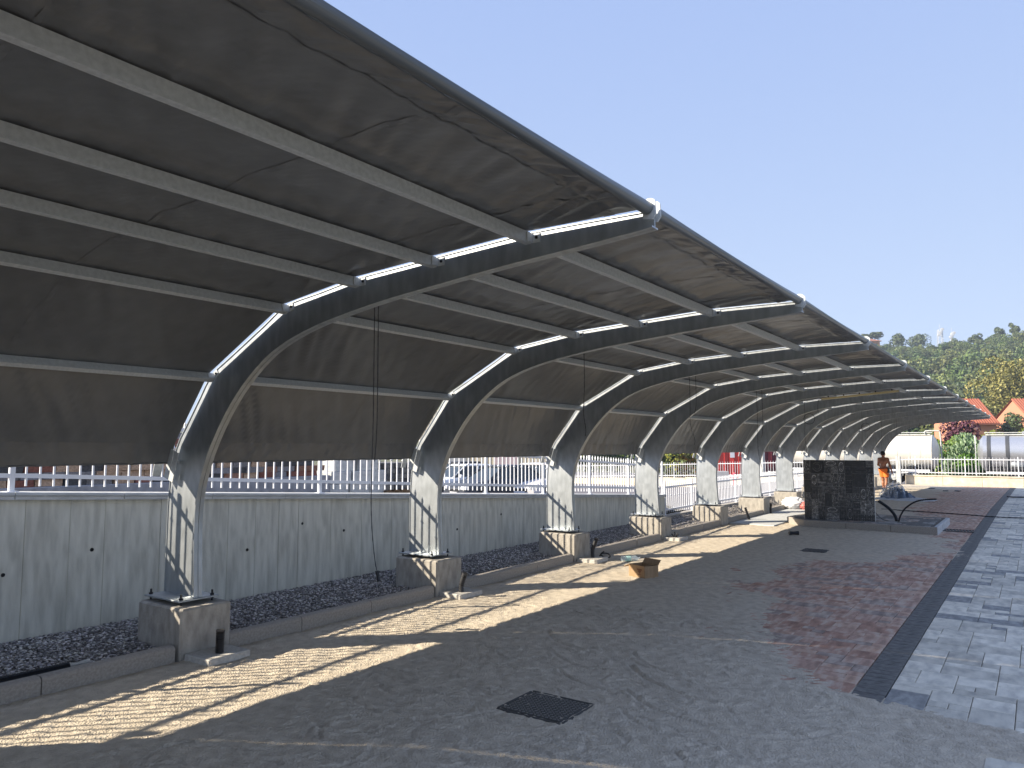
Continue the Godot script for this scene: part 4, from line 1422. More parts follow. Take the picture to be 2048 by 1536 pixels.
func car_park() -> void:
	var pts := []
	var xs := []
	for i in 34:
		xs.push_back(-7.95 - pow(i / 33.0, 1.6) * 50.0)
	for j in 60:
		var z := -10.0 + j * 1.0
		for x in xs:
			pts.push_back(Vector3(x, lot(x, z), -z))
	var s := Shape.new()
	s.grid(pts, 34, false)
	var o := setting("car_park", s.mesh(), mats.asphalt, "worn mauve-grey asphalt of the car park behind the fence")
	# slab and stack of rough stone blocks just behind the fence
	s = Shape.new()
	s.slab(Vector3(-9.2, 1.13, -4.1), Vector3(0.4, 0.6, 7.6), 0.01)
	tag(put("concrete_barrier", s.mesh(), rich("blue_concrete", noise_tex("bc", 0.03, 4, Color(0.20, 0.21, 0.235), Color(0.36, 0.37, 0.40), Color(-1, 0, 0), Vector2(1, 2), false, 256, 94), 0.8, 0.9)), "long grey concrete barrier under the stacked stone behind the fence", "barrier")
	var st := thing("stone_stack", "long stack of rough red, brown and grey stone blocks behind the fence", "stone stack", Vector3(-9.22, 1.432, 0))
	var kinds := ["stone_red", "stone_tan", "stone_dark", "stone_grey", "stone_brown"]
	var cols := [Color(0.20, 0.085, 0.065), Color(0.40, 0.29, 0.21), Color(0.075, 0.078, 0.085), Color(0.20, 0.20, 0.215), Color(0.25, 0.14, 0.10)]
	for i in 5:
		rich(kinds[i], noise_tex("st%d" % i, 0.04, 4, cols[i] * 0.6, cols[i] * 1.45, Color(-1, 0, 0), Vector2(1, 1), false, 256, 100 + i), 3.0, 0.95)
	var meshes := []
	for i in 6:
		var b := Shape.new()
		var q := []
		for k in 8:
			q.push_back(Vector3((0.14 if k & 1 else -0.14) + rng.randf_range(-0.02, 0.02), (0.039 if k & 2 else -0.037) + rng.randf_range(-0.005, 0.003), (0.5 if k & 4 else -0.5) * (0.21 + 0.02 * i) + rng.randf_range(-0.008, 0.008)))
		b.quad(q[4], q[5], q[7], q[6]); b.quad(q[1], q[0], q[2], q[3]); b.quad(q[5], q[1], q[3], q[7]); b.quad(q[0], q[4], q[6], q[2]); b.quad(q[6], q[7], q[3], q[2]); b.quad(q[0], q[1], q[5], q[4])
		meshes.push_back(b.mesh())
	for r in 8:
		var z := 1.2 + rng.randf_range(0, 0.2)
		while z < 7.7 - r * 0.06:
			var k := rng.randi() % 6
			var l := 0.23 + 0.02 * k
			if not (r > 3 and rng.randf() < 0.12):
				var kind: String = kinds[[0, 4, 2, 3, 1, 0, 2][(rng.randi() % 5 + r) % 7]]
				put("stone", meshes[k], mats[kind], st, Transform3D(Basis(Vector3.UP, rng.randf_range(-0.06, 0.06)), Vector3(rng.randf_range(-0.03, 0.02), 0.038 + r * 0.078, -z - l * 0.5)))
			z += l
	# pale concrete blocks
	var cb := thing("block_pile", "pile of pale grey-blue concrete blocks beside the stone stack", "blocks", Vector3(-9.35, lot(-9.3, 8.65), -8.65))
	var bl := Shape.new()
	bl.slab(Vector3.ZERO, Vector3(0.4, 0.2, 0.42), 0.008)
	var bm := bl.mesh()
	for q in [[0, 0.1, 0.45], [0, 0.1, 0.0], [0, 0.1, -0.45], [0, 0.305, 0.4], [0.02, 0.305, -0.05], [0, 0.305, -0.48], [-0.03, 0.51, 0.3], [0.0, 0.51, -0.2], [0, 0.715, 0.1], [0.02, 0.715, -0.35]]:
		put("block", bm, mats.coping_concrete, cb, Transform3D(Basis(Vector3.UP, rng.randf_range(-0.05, 0.05)), Vector3(q[0], q[1], q[2])))
	# pallets of dark pavers
	for i in 2:
		var z: float = [9.75, 10.3][i]
		var p := thing("paver_pallet", ["wooden pallet of dark pavers next to the pale concrete blocks", "wooden pallet of dark pavers behind the one by the fence"][i], "pallet", Vector3([-9.55, -11.0][i], lot([-9.55, -11.0][i], z), -z), "pallets of pavers")
		for k in 3:
			var w := Shape.new()
			w.box(Vector3(-0.4 + k * 0.4, 0.05, 0), Vector3(0.1, 0.09, 1.1))
			put("runner", w.mesh(), mat("pallet_wood", lin(0.20, 0.13, 0.075), 0.9), p)
		for k in 6:
			var w := Shape.new()
			w.box(Vector3(0, 0.106, -0.5 + k * 0.2), Vector3(0.95, 0.02, 0.12))
			put("deck_board", w.mesh(), mats.pallet_wood, p)
		for y in 5:
			for k in 5:
				var w := Shape.new()
				w.slab(Vector3(0.0 + rng.randf_range(-0.015, 0.015), 0.165 + y * 0.092, -0.42 + k * 0.21), Vector3(0.85, 0.085, 0.2), 0.006)
				put("paver_layer", w.mesh(), mats.dark_paver if (y + k) % 3 else mats.stone_dark, p)
	# parked cars
	car("white saloon car parked nose out behind the fence", view_at(930, 33.5), lin(0.78, 0.79, 0.80), 0, 0.95)
	car("dark blue-grey saloon car parked between the two pale cars", view_at(1000, 30.6), lin(0.03, 0.036, 0.05), 0, 0.9)
	car("silver hatchback parked nose out at the end of the cars", view_at(1070, 31.8), lin(0.62, 0.60, 0.60), 1, 0.35)
	car("black van parked behind the white saloon car", view_at(905, 40.0), lin(0.02, 0.022, 0.03), 1, 0.7)
	# ribbed beige hall behind the cars
	var h := thing("beige_hall", "beige hall with ribbed cladding behind the parked cars", "building", view_at(985, 54.0, -1.0))
	h.rotation.y = 0.614
	var cream := rich("cladding", noise_tex("clad", 0.02, 3, Color(0.50, 0.43, 0.29), Color(0.66, 0.58, 0.42), Color(-1, 0, 0), Vector2(1, 3), false, 256, 110), 0.4, 0.8)
	for k in 42:
		var w := Shape.new()
		w.extrude(PackedVector2Array([Vector2(0, 0), Vector2(0.05, 0.04), Vector2(0.20, 0.04), Vector2(0.25, 0), Vector2(0.2505, -0.05), Vector2(0, -0.05)]), Vector3(-5.3 + k * 0.251, 0, 0), Vector3(1, 0, 0), Vector3(0, 0, 1), Vector3(0, 5.5, 0))
		put("cladding_panel", w.mesh(), cream, h)
	var body := Shape.new()
	body.box(Vector3(0, 2.7, -4.1), Vector3(10.5, 5.4, 8.0))
	put("hall_body", body.mesh(), cream, h)
	var dr := Shape.new()
	dr.slab(Vector3(1.0, 1.9, 0.06), Vector3(1.6, 3.2, 0.06), 0.01)
	put("door", dr.mesh(), mat("pink_door", lin(0.55, 0.42, 0.40), 0.6), h)
	var gt := Shape.new()
	gt.slab(Vector3(-3.0, 1.6, 0.06), Vector3(2.2, 2.6, 0.06), 0.01)
	put("door", gt.mesh(), mat("grey_door", lin(0.42, 0.42, 0.40), 0.6), h)
	# red containers and their neighbours at the far boundary
	box_container("red loading container with a white notice behind the far fence", view_at(1456, 55.0, -0.8), 2.1, lin(0.55, 0.045, 0.035), true)
	box_container("dark red container behind the far fence next to a grey post", view_at(1533, 57.0, -0.8), 2.0, lin(0.13, 0.01, 0.02), false)
	var cf := Shape.new()
	cf.extrude(PackedVector2Array([Vector2(-0.45, 0), Vector2(0.5, 0), Vector2(0.38, 0.85), Vector2(-0.36, 0.85)]), Vector3.ZERO, Vector3(0.8175, 0, -0.576), Vector3.UP, Vector3(-0.4, 0, -0.6))
	var cfp := view_at(1442, 44.0, 0.0)
	tag(put("concrete_bin", cf.mesh(), mats.coping_concrete, self, Transform3D(Basis(), Vector3(cfp.x, lot(cfp.x, -cfp.z), cfp.z))), "tapered pale concrete bin before the red container", "bin")
	var hy := thing("red_hydrant", "pinkish red hydrant post before the red container", "hydrant", view_at(1466, 43.0, -0.75))
	var hs := Shape.new()
	hs.lathe([Vector2(0.16, 0), Vector2(0.16, 0.05), Vector2(0.1, 0.08), Vector2(0.1, 0.75), Vector2(0.15, 0.8), Vector2(0.15, 0.95), Vector2(0.08, 1.1), Vector2(0.0, 1.13)], Vector3.ZERO, Basis(), 14)
	put("standpipe", hs.mesh(), mat("hydrant_red", lin(0.70, 0.07, 0.10), 0.5), hy)
	for k in 2:
		var nz := Shape.new()
		nz.tube([Vector3(0, 0.86, 0), Vector3(0.24 * (k * 2 - 1), 0.86, 0.05)], 0.06, 10)
		put("nozzle", nz.mesh(), mats.hydrant_red, hy)
	var gp := Shape.new()
	gp.slab(Vector3(0, 1.6, 0), Vector3(0.45, 3.4, 0.45), 0.02)
	tag(put("gate_pillar", gp.mesh(), mats.coping_concrete, self, Transform3D(Basis(), view_at(1519, 50.0, -0.8))), "tall grey concrete pillar left of the dark red container", "pillar")


func box_container(label: String, at: Vector3, w: float, c: Color, notice: bool) -> void:
	var t := thing("container", label, "container", at)
	t.rotation.y = 0.614
	var m := mat("paint_" + label, c, 0.5)
	var b := Shape.new()
	b.box(Vector3(0, 1.35, -2.6), Vector3(w, 2.6, 5.0))
	put("body", b.mesh(), m, t)
	for k in 2:
		var d := Shape.new()
		d.slab(Vector3((k - 0.5) * w * 0.5, 1.35, -0.06), Vector3(w * 0.48, 2.45, 0.06), 0.01)
		put("door", d.mesh(), m, t)
		for j in 2:
			var r := Shape.new()
			r.tube([Vector3((k - 0.5) * w * 0.5 + (j - 0.5) * 0.4, 0.15, 0.0), Vector3((k - 0.5) * w * 0.5 + (j - 0.5) * 0.4, 2.55, 0.0)], 0.03, 8)
			put("locking_bar", r.mesh(), m, t)
	for q in [[-w / 2, 0], [w / 2, 0]]:
		var p := Shape.new()
		p.box(Vector3(q[0], 1.35, -0.05), Vector3(0.12, 2.7, 0.12))
		put("corner_post", p.mesh(), m, t)
	if notice:
		var n := Shape.new()
		n.box(Vector3(0.25, 2.05, 0.02), Vector3(0.32, 0.42, 0.02))
		put("notice", n.mesh(), mats.white_paint, t)


# body lofted through sections; kind 0 saloon, 1 hatchback or van
func car(label: String, at: Vector3, c: Color, kind: int, turn: float) -> void:
	at.y = lot(at.x, -at.z)
	var t := thing("parked_car", label, "car", at, "cars parked behind the fence")
	t.rotation.y = -PI * 0.5 - turn + 0.614 + PI
	var paint := mat("paint_" + label, c, 0.42)
	paint.clearcoat_enabled = true
	paint.clearcoat = 0.1
	var l := 4.5 if kind == 0 else 4.1
	# stations along the car: [x, half width, sill y, shoulder y]
	var st := [[0.0, 0.62, 0.30, 0.58], [0.06, 0.76, 0.22, 0.70], [0.35, 0.86, 0.20, 0.80], [1.0, 0.89, 0.20, 0.92], [1.5, 0.90, 0.20, 0.96], [3.0, 0.90, 0.20, 0.98], [3.7, 0.89, 0.20, 1.0], [l - 0.25, 0.84, 0.22, 0.98], [l - 0.02, 0.74, 0.30, 0.86], [l, 0.68, 0.34, 0.80]]
	var pts := []
	var prof := [[0.80, 0.0], [0.97, 0.12], [1.0, 0.4], [1.0, 0.7], [0.96, 0.93], [0.84, 1.0]]
	for s in st:
		for k in 13:
			var p: Array = prof[k] if k < 6 else ([0.0, 1.02] if k == 6 else prof[12 - k])
			var sg := 1.0 if k < 6 else (0.0 if k == 6 else -1.0)
			pts.push_back(Vector3(s[0] - l * 0.5, lerpf(s[2], s[3], p[1]), sg * p[0] * s[1]))
	var b := Shape.new()
	b.grid(pts, 13, true)
	for e in [0, st.size() - 1]:
		for k in range(1, 12):
			var i: int = e * 13
			if e == 0: b.tri(pts[i], pts[i + k + 1], pts[i + k])
			else: b.tri(pts[i], pts[i + k], pts[i + k + 1])
	var body := put("body", b.mesh(), paint, t)
	# cabin: glass below, roof on top
	var base := [1.15, 3.95 if kind == 0 else l - 0.12]
	var roof := [1.95, 3.2 if kind == 0 else l - 0.45]
	var h := 1.44 if kind == 0 else 1.5
	var y0 := 0.93
	var g := Shape.new()
	var q := []
	for z in [0.80, -0.80]:
		q.push_back(Vector3(base[0] - l * 0.5, y0, z)); q.push_back(Vector3(base[1] - l * 0.5, y0, z))
		q.push_back(Vector3(roof[1] - l * 0.5, h - 0.03, z * 0.74)); q.push_back(Vector3(roof[0] - l * 0.5, h - 0.03, z * 0.74))
	g.quad(q[0], q[1], q[2], q[3]); g.quad(q[5], q[4], q[7], q[6]); g.quad(q[4], q[0], q[3], q[7]); g.quad(q[1], q[5], q[6], q[2])
	put("window_glass", g.mesh(), mat("car_glass", lin(0.03, 0.04, 0.045), 0.08), t)
	var r := Shape.new()
	r.slab(Vector3((roof[0] + roof[1]) * 0.5 - l * 0.5, h, 0), Vector3(roof[1] - roof[0] + 0.1, 0.07, 1.22), 0.03)
	for z in [0.8, -0.8]:
		for pr in [[base[0], roof[0]], [base[1], roof[1]], [(base[0] + base[1]) * 0.5, (roof[0] + roof[1]) * 0.5]]:
			r.tube([Vector3(pr[0] - l * 0.5, y0, z), Vector3(pr[1] - l * 0.5, h, z * 0.745)], 0.035, 6)
	put("roof", r.mesh(), paint, t)
	for x in [0.82, l - 0.85]:
		for z in [0.82, -0.82]:
			var w := Shape.new()
			w.lathe([Vector2(0.20, -0.1), Vector2(0.31, -0.1), Vector2(0.325, -0.06), Vector2(0.325, 0.06), Vector2(0.31, 0.1), Vector2(0.20, 0.1)], Vector3(x - l * 0.5, 0.325, z), Basis(Vector3(1, 0, 0), PI / 2), 20)
			var wh := put("wheel", w.mesh(), mats.black_plastic, t)
			var rm := Shape.new()
			rm.lathe([Vector2(0.0, 0.07), Vector2(0.06, 0.09), Vector2(0.20, 0.07), Vector2(0.21, 0.09)], Vector3(x - l * 0.5, 0.325, z), Basis(Vector3(1, 0, 0), PI / 2 if z > 0 else -PI / 2), 16)
			put("rim", rm.mesh(), mats.galvanised, wh)
	for z in [0.6, -0.6]:
		var hl := Shape.new()
		hl.slab(Vector3(0.10 - l * 0.5, 0.64, z), Vector3(0.2, 0.13, 0.34), 0.03, Basis(Vector3.UP, 0.3 if z > 0 else -0.3))
		put("headlight", hl.mesh(), mat("lamp_glass", lin(0.55, 0.57, 0.6), 0.1), t)
		var mi := Shape.new()
		mi.slab(Vector3(1.45 - l * 0.5, 1.0, z * 1.62), Vector3(0.12, 0.12, 0.2), 0.03)
		put("mirror", mi.mesh(), paint, t)
	var gr := Shape.new()
	gr.slab(Vector3(0.015 - l * 0.5, 0.52, 0), Vector3(0.04, 0.14, 0.7), 0.01)
	gr.slab(Vector3(0.02 - l * 0.5, 0.33, 0), Vector3(0.05, 0.10, 1.1), 0.01)
	put("grille", gr.mesh(), mats.black_plastic, t)
	var np := Shape.new()
	np.box(Vector3(-0.02 - l * 0.5, 0.42, 0), Vector3(0.02, 0.11, 0.5))
	put("number_plate", np.mesh(), mats.white_paint, t)


# ---------------------------------------------------------------- leaves
# crown of loose leaves round a set of balls (centre, radius); col varies from leaf to leaf
func leaves(s: Shape, balls: Array, count: int, size: float, a: Color, b: Color, rr: RandomNumberGenerator, squash := 1.0, spiky := false) -> void:
	var total := 0.0
	for q in balls:
		total += q[1] * q[1]
	for q in balls:
		var n := int(count * q[1] * q[1] / total)
		for i in n:
			var d := Vector3(rr.randfn(), rr.randfn(), rr.randfn()).normalized()
			if d.y < -0.5 and rr.randf() < 0.6:
				d.y = -d.y
			var r: float = q[1] * (0.62 + 0.44 * sqrt(rr.randf()))
			var p: Vector3 = q[0] + Vector3(d.x, d.y * squash, d.z) * r
			var m := (d + Vector3(rr.randfn(), rr.randfn() + 0.3, rr.randfn()) * 0.65).normalized()
			var t := m.cross(Vector3(rr.randfn(), rr.randfn(), rr.randfn())).normalized()
			if spiky:
				t = (d * 0.7 + Vector3(0, 0.7, 0) + t * 0.4).normalized()
				m = t.cross(Vector3(rr.randfn(), rr.randfn(), rr.randfn())).normalized()
			var u := m.cross(t).normalized()
			var l := size * rr.randf_range(0.6, 1.35)
			s.col = a.lerp(b, rr.randf())
			var w := u * l * (0.2 if spiky else 0.48)
			s.quad(p - t * l * 0.6, p + w, p + t * l * 0.6, p - w)


func clump(rr: RandomNumberGenerator, c: Vector3, rad: Vector3, n: int, r0: float, r1: float) -> Array:
	var out := []
	for i in n:
		var d := Vector3(rr.randfn(), rr.randfn(), rr.randfn()).normalized() * pow(rr.randf(), 0.4)
		out.push_back([c + d * rad, rr.randf_range(r0, r1)])
	return out


func trunk(s: Shape, at: Vector3, h: float, r: float, rr: RandomNumberGenerator, limbs: int, spread: float) -> void:
	var path := []
	for i in 6:
		path.push_back(at + Vector3(rr.randf_range(-0.03, 0.03) * h, h * i / 5.0, rr.randf_range(-0.03, 0.03) * h))
	for i in 5:
		var r1 := r * (1.0 - 0.12 * i)
		s.tube([path[i], path[i + 1]], r1, 8, false)
	for i in limbs:
		var f := TAU * i / limbs + rr.randf()
		var a: Vector3 = path[3] if i % 2 else path[4]
		s.tube([a, a + Vector3(cos(f) * spread * 0.5, h * 0.18, sin(f) * spread * 0.5), a + Vector3(cos(f) * spread, h * 0.42, sin(f) * spread)], r * 0.4, 6, false)


func plant(called: String, label: String, category: String, at: Vector3, balls: Array, count: int, size: float, a: Color, b: Color, trunk_h: float, trunk_r: float, squash := 1.0, spiky := false, group := "") -> Node3D:
	var rr := RandomNumberGenerator.new()
	rr.seed = hash(label)
	var t := thing(called, label, category, at, group)
	var s := Shape.new()
	leaves(s, balls, count, size, a, b, rr, squash, spiky)
	put("crown", s.mesh(), leaf("foliage", Color(1, 1, 1)), t)
	var k := Shape.new()
	trunk(k, Vector3.ZERO, maxf(trunk_h, 0.3), trunk_r, rr, 5, trunk_r * 7.0)
	put("trunk", k.mesh(), mat("bark", lin(0.09, 0.07, 0.05), 0.95), t)
	return t


func far_side() -> void:
	var rr := RandomNumberGenerator.new()
	rr.seed = 77
	# ground beyond the far fence
	var s := Shape.new()
	s.quad(Vector3(-60, -1.0, -FAR_Z - 0.5), Vector3(40, -0.5, -FAR_Z - 0.5), Vector3(40, -0.5, -70), Vector3(-60, -1.0, -70))
	setting("lane", s.mesh(), mats.asphalt, "asphalt lane beyond the far fence")
	# low walls of cream stone
	var cream := rich("cream_stone", noise_tex("cream", 0.015, 4, Color(0.52, 0.45, 0.34), Color(0.72, 0.66, 0.54), Color(0.62, 0.55, 0.43), Vector2(1, 1), false, 512, 120), 0.3, 0.85)
	var fw := thing("far_wall", "low cream stone wall carrying the white fence at the yard's far end", "wall", Vector3(0, -0.28, -FAR_Z))
	for i in 9:
		var p := Shape.new()
		p.slab(Vector3(-5.2 + i * 1.8, 0.27, 0), Vector3(1.79, 0.54, 0.26), 0.008)
		put("stone_panel", p.mesh(), cream, fw)
		var q := Shape.new()
		q.slab(Vector3(-5.2 + i * 1.8, 0.565, 0), Vector3(1.795, 0.05, 0.34), 0.008)
		put("coping_stone", q.mesh(), cream, fw)
	var fl := thing("lot_wall", "low cream stone wall under the white fence at the car park's far end", "wall", Vector3(0, 0, -FAR_Z))
	for i in 12:
		var x := -9.0 - i * 1.8
		var p := Shape.new()
		p.slab(Vector3(x, -0.05 + (x + 6.0) * 0.029 - 0.1, 0), Vector3(1.79, 0.75, 0.26), 0.008)
		put("stone_panel", p.mesh(), cream, fl)
	var base := Vector3(8.5, 0, -FAR_Z)
	picket_fence("far_fence", "white steel picket fence on the low cream wall at the far end", base, 0.0, 38.0, 2.35, 0.157, func(q): return 0.31 if q < 14.5 else 0.22 + (14.5 - q) * 0.029, 0.04, 0.14, 0.86, 0.99, false)
	(get_child(get_child_count() - 1) as Node3D).rotation.y = PI / 2
	for x in [-6.35, -7.35]:
		var p := Shape.new()
		p.slab(Vector3(0, 0.65, 0), Vector3(0.22, 1.75, 0.22), 0.01)
		tag(put("gate_post", p.mesh(), mats.coping_concrete, self, Transform3D(Basis(), Vector3(x, -0.2, -FAR_Z + 0.6))), ["stout grey gate post where the cream wall begins", "stout grey gate post at the end of the yard fence"][0 if x > -7 else 1], "gate post")
	# tank trailers
	tanker("cream tank trailer parked beyond the far fence", Vector3(-9.55, -0.45, -52.2), 8.7, rich("tank_cream", noise_tex("tc", 0.01, 3, Color(0.60, 0.57, 0.50), Color(0.74, 0.71, 0.64), Color(-1, 0, 0), Vector2(1, 1), false, 256, 130), 0.3, 0.4, 0.0), 1.0, false)
	tanker("polished steel tank trailer parked beyond the far fence", Vector3(1.75, -0.5, -52.0), 8.9, rich("tank_steel", noise_tex("ts", 0.06, 3, Color(0.55, 0.56, 0.58), Color(0.72, 0.73, 0.75), Color(-1, 0, 0), Vector2(1, 1), false, 256, 131), 0.8, 0.28, 0.75), -1.0, true)
	# shrubs and hedge behind the trailers
	plant("shrub", "bright green rounded shrub between the two tank trailers", "shrub", Vector3(-5.6, -0.9, -57.5), clump(rr, Vector3(0, 2.2, 0), Vector3(1.9, 1.4, 1.0), 12, 0.6, 1.0), 3200, 0.16, Color(0.075, 0.16, 0.02), Color(0.20, 0.30, 0.05), 1.5, 0.1)
	plant("shrub", "yellow-green shrub above the cream tank", "shrub", Vector3(-7.6, -0.9, -58.5), clump(rr, Vector3(0, 2.6, 0), Vector3(1.9, 1.3, 1.0), 12, 0.6, 1.0), 3000, 0.16, Color(0.11, 0.17, 0.02), Color(0.26, 0.32, 0.05), 1.5, 0.1)
	plant("shrub", "purple-leaved shrub before the red-roofed house", "shrub", Vector3(-4.3, -0.9, -59.5), clump(rr, Vector3(0, 2.9, 0), Vector3(1.9, 1.3, 0.9), 12, 0.5, 0.9), 3000, 0.15, Color(0.05, 0.016, 0.028), Color(0.13, 0.045, 0.065), 1.5, 0.1)
	plant("shrub", "silvery green oleander with upright leaves between the tanks", "shrub", Vector3(-4.05, -0.9, -56.5), clump(rr, Vector3(0, 1.9, 0), Vector3(1.3, 1.5, 0.8), 12, 0.55, 0.85), 3400, 0.22, Color(0.10, 0.19, 0.08), Color(0.36, 0.46, 0.30), 1.0, 0.08, 1.0, true)
	plant("shrub", "dense fresh green shrub low behind the far fence", "shrub", Vector3(-3.3, -0.9, -55.6), clump(rr, Vector3(0, 1.0, 0), Vector3(1.6, 0.9, 0.8), 10, 0.5, 0.8), 2400, 0.15, Color(0.06, 0.15, 0.02), Color(0.16, 0.29, 0.05), 0.8, 0.08)
	for i in 3:
		plant("hedge_shrub", ["olive-yellow hedge shrub behind the steel tank's rounded end", "olive-yellow hedge shrub above the steel tank's middle", "olive-yellow hedge shrub beyond the steel tank"][i], "shrub", Vector3(-1.0 + i * 2.6, -0.9, -58.5 - i * 0.4), clump(rr, Vector3(0, 2.3, 0), Vector3(1.7, 1.5, 1.0), 13, 0.6, 1.0), 3000, 0.16, Color(0.10, 0.13, 0.018), Color(0.27, 0.28, 0.05), 1.5, 0.1, 1.0, false, "hedge behind the steel tank")
	# greenery seen between the posts behind the left part of the far fence
	var lf := [[1360, 60.0, "sunlit yellow-green bush behind the car park's far fence"], [1335, 61.0, "dark green bush beside the yellow-green one behind the car park"], [1592, 60.0, "green bush between the dark red container and the panel"], [1420, 66.0, "dark green tree crown left of the red container"], [1180, 64.0, "dark hedge tree behind the far fence and the third post"], [1245, 64.0, "dark hedge tree behind the far fence near the fourth post"]]
	for i in lf.size():
		var p := view_at(lf[i][0], lf[i][1], -1.1)
		var yel := i == 0
		plant("bush", lf[i][2], "bush", p, clump(rr, Vector3(0, 2.4, 0), Vector3(2.2, 1.6, 1.2), 13, 0.7, 1.1), 2200, 0.2, Color(0.12, 0.15, 0.015) if yel else Color(0.03, 0.06, 0.015), Color(0.32, 0.32, 0.05) if yel else Color(0.13, 0.19, 0.04), 1.5, 0.12)
	# big tree and its neighbours at the foot of the hill
	var bt := view_at(2022, 90.0, -1.0)
	plant("tree", "big olive-green broadleaf tree before the wooded hill", "tree", bt, clump(rr, Vector3(0, 9.0, 0), Vector3(4.2, 3.9, 3.2), 34, 0.9, 1.7), 11000, 0.24, Color(0.09, 0.095, 0.02), Color(0.32, 0.29, 0.085), 6.0, 0.35)
	plant("tree", "lower olive-green tree beside the big one, above the house roof", "tree", view_at(1948, 86.0, -1.0), clump(rr, Vector3(0, 5.6, 0), Vector3(3.4, 2.1, 2.4), 22, 0.8, 1.35), 6500, 0.23, Color(0.08, 0.095, 0.02), Color(0.30, 0.28, 0.08), 4.0, 0.25)
	plant("tree", "small yellowish tree at the left end of the tree group", "tree", view_at(1903, 92.0, -1.0), clump(rr, Vector3(0, 7.0, 0), Vector3(1.6, 1.5, 1.4), 10, 0.7, 1.1), 2600, 0.23, Color(0.08, 0.10, 0.02), Color(0.26, 0.27, 0.07), 4.0, 0.2)
	plant("tree", "dark green tree between the two red roofs", "tree", view_at(2022, 78.0, -1.0), clump(rr, Vector3(0, 3.6, 0), Vector3(1.5, 2.4, 1.4), 16, 0.6, 1.0), 4500, 0.2, Color(0.03, 0.055, 0.02), Color(0.14, 0.18, 0.06), 2.5, 0.2)
	plant("tree", "reddish-tinged tree below the big tree by the house", "tree", view_at(1990, 70.0, -1.0), clump(rr, Vector3(0, 2.7, 0), Vector3(1.4, 1.0, 1.2), 10, 0.5, 0.8), 2400, 0.17, Color(0.09, 0.08, 0.02), Color(0.24, 0.20, 0.06), 1.5, 0.1)
	# houses
	house("small house with a red tiled roof before the big tree", view_at(1966, 76.0, -1.0), 0.614 + 0.05, 2.75, 5.3, 2.5)
	house("house with a red tiled roof right of the dark tree", view_at(2092, 76.0, -1.0), 0.614 + 0.05, 2.9, 5.3, 2.5)
	hill(rr)


func house(label: String, at: Vector3, turn: float, w: float, wall_h: float, roof_h: float) -> void:
	var t := thing("house", label, "house", at, "", turn)
	var b := Shape.new()
	b.extrude(PackedVector2Array([Vector2(0, 0), Vector2(0, wall_h - 0.05), Vector2(-2.6, wall_h + roof_h - 0.12), Vector2(-6.0, wall_h - 0.1), Vector2(-6.0, 0)]), Vector3(-w * 0.5, 0, 0), Vector3(0, 0, 1), Vector3.UP, Vector3(w, 0, 0))
	put("wall", b.mesh(), mat("house_wall", lin(0.50, 0.24, 0.15), 0.9), t)
	var tile := rich("roof_tile", noise_tex("rt", 0.04, 4, Color(0.27, 0.075, 0.04), Color(0.50, 0.17, 0.10), Color(-1, 0, 0), Vector2(1, 1), false, 256, 140), 1.2, 0.85)
	var rf := Node3D.new()
	rf.name = "roof"
	t.add_child(rf, true)
	# rows of barrel tiles running down the slope that faces the yard
	var n := 11
	var top := Vector3(0, wall_h + roof_h, -2.6); var low := Vector3(0, wall_h - 0.15, 0.35)
	for i in n:
		var x := -w * 0.56 + (i + 0.5) * w * 1.12 / n
		var r := Shape.new()
		var prof := PackedVector2Array()
		var hw := w * 0.56 / n
		for k in 7:
			prof.push_back(Vector2(-cos(PI * k / 6.0) * hw, sin(PI * k / 6.0) * hw * 0.85))
		prof.push_back(Vector2(hw, -0.05)); prof.push_back(Vector2(-hw, -0.05))
		r.extrude(prof, low + Vector3(x, 0, 0), Vector3(1, 0, 0), Vector3.UP, top - low)
		put("tile_row", r.mesh(), tile, rf)
	var bk := Shape.new()
	bk.quad(top + Vector3(w * 0.56, 0, 0), top + Vector3(-w * 0.56, 0, 0), Vector3(-w * 0.56, wall_h, -6.2), Vector3(w * 0.56, wall_h, -6.2))
	put("rear_slope", bk.mesh(), tile, rf)
	var gt := Shape.new()
	gt.tube([low + Vector3(-w * 0.58, -0.08, 0.06), low + Vector3(w * 0.58, -0.08, 0.06)], 0.07, 8)
	put("gutter", gt.mesh(), mat("gutter_brown", lin(0.30, 0.13, 0.08), 0.5), t)
	for x in [-0.25, 0.25]:
		var wd := Shape.new()
		wd.slab(Vector3(x * w, wall_h * 0.55, 0.02), Vector3(0.9, 1.2, 0.06), 0.01)
		put("window", wd.mesh(), mat("house_window", lin(0.05, 0.05, 0.055), 0.2), t)


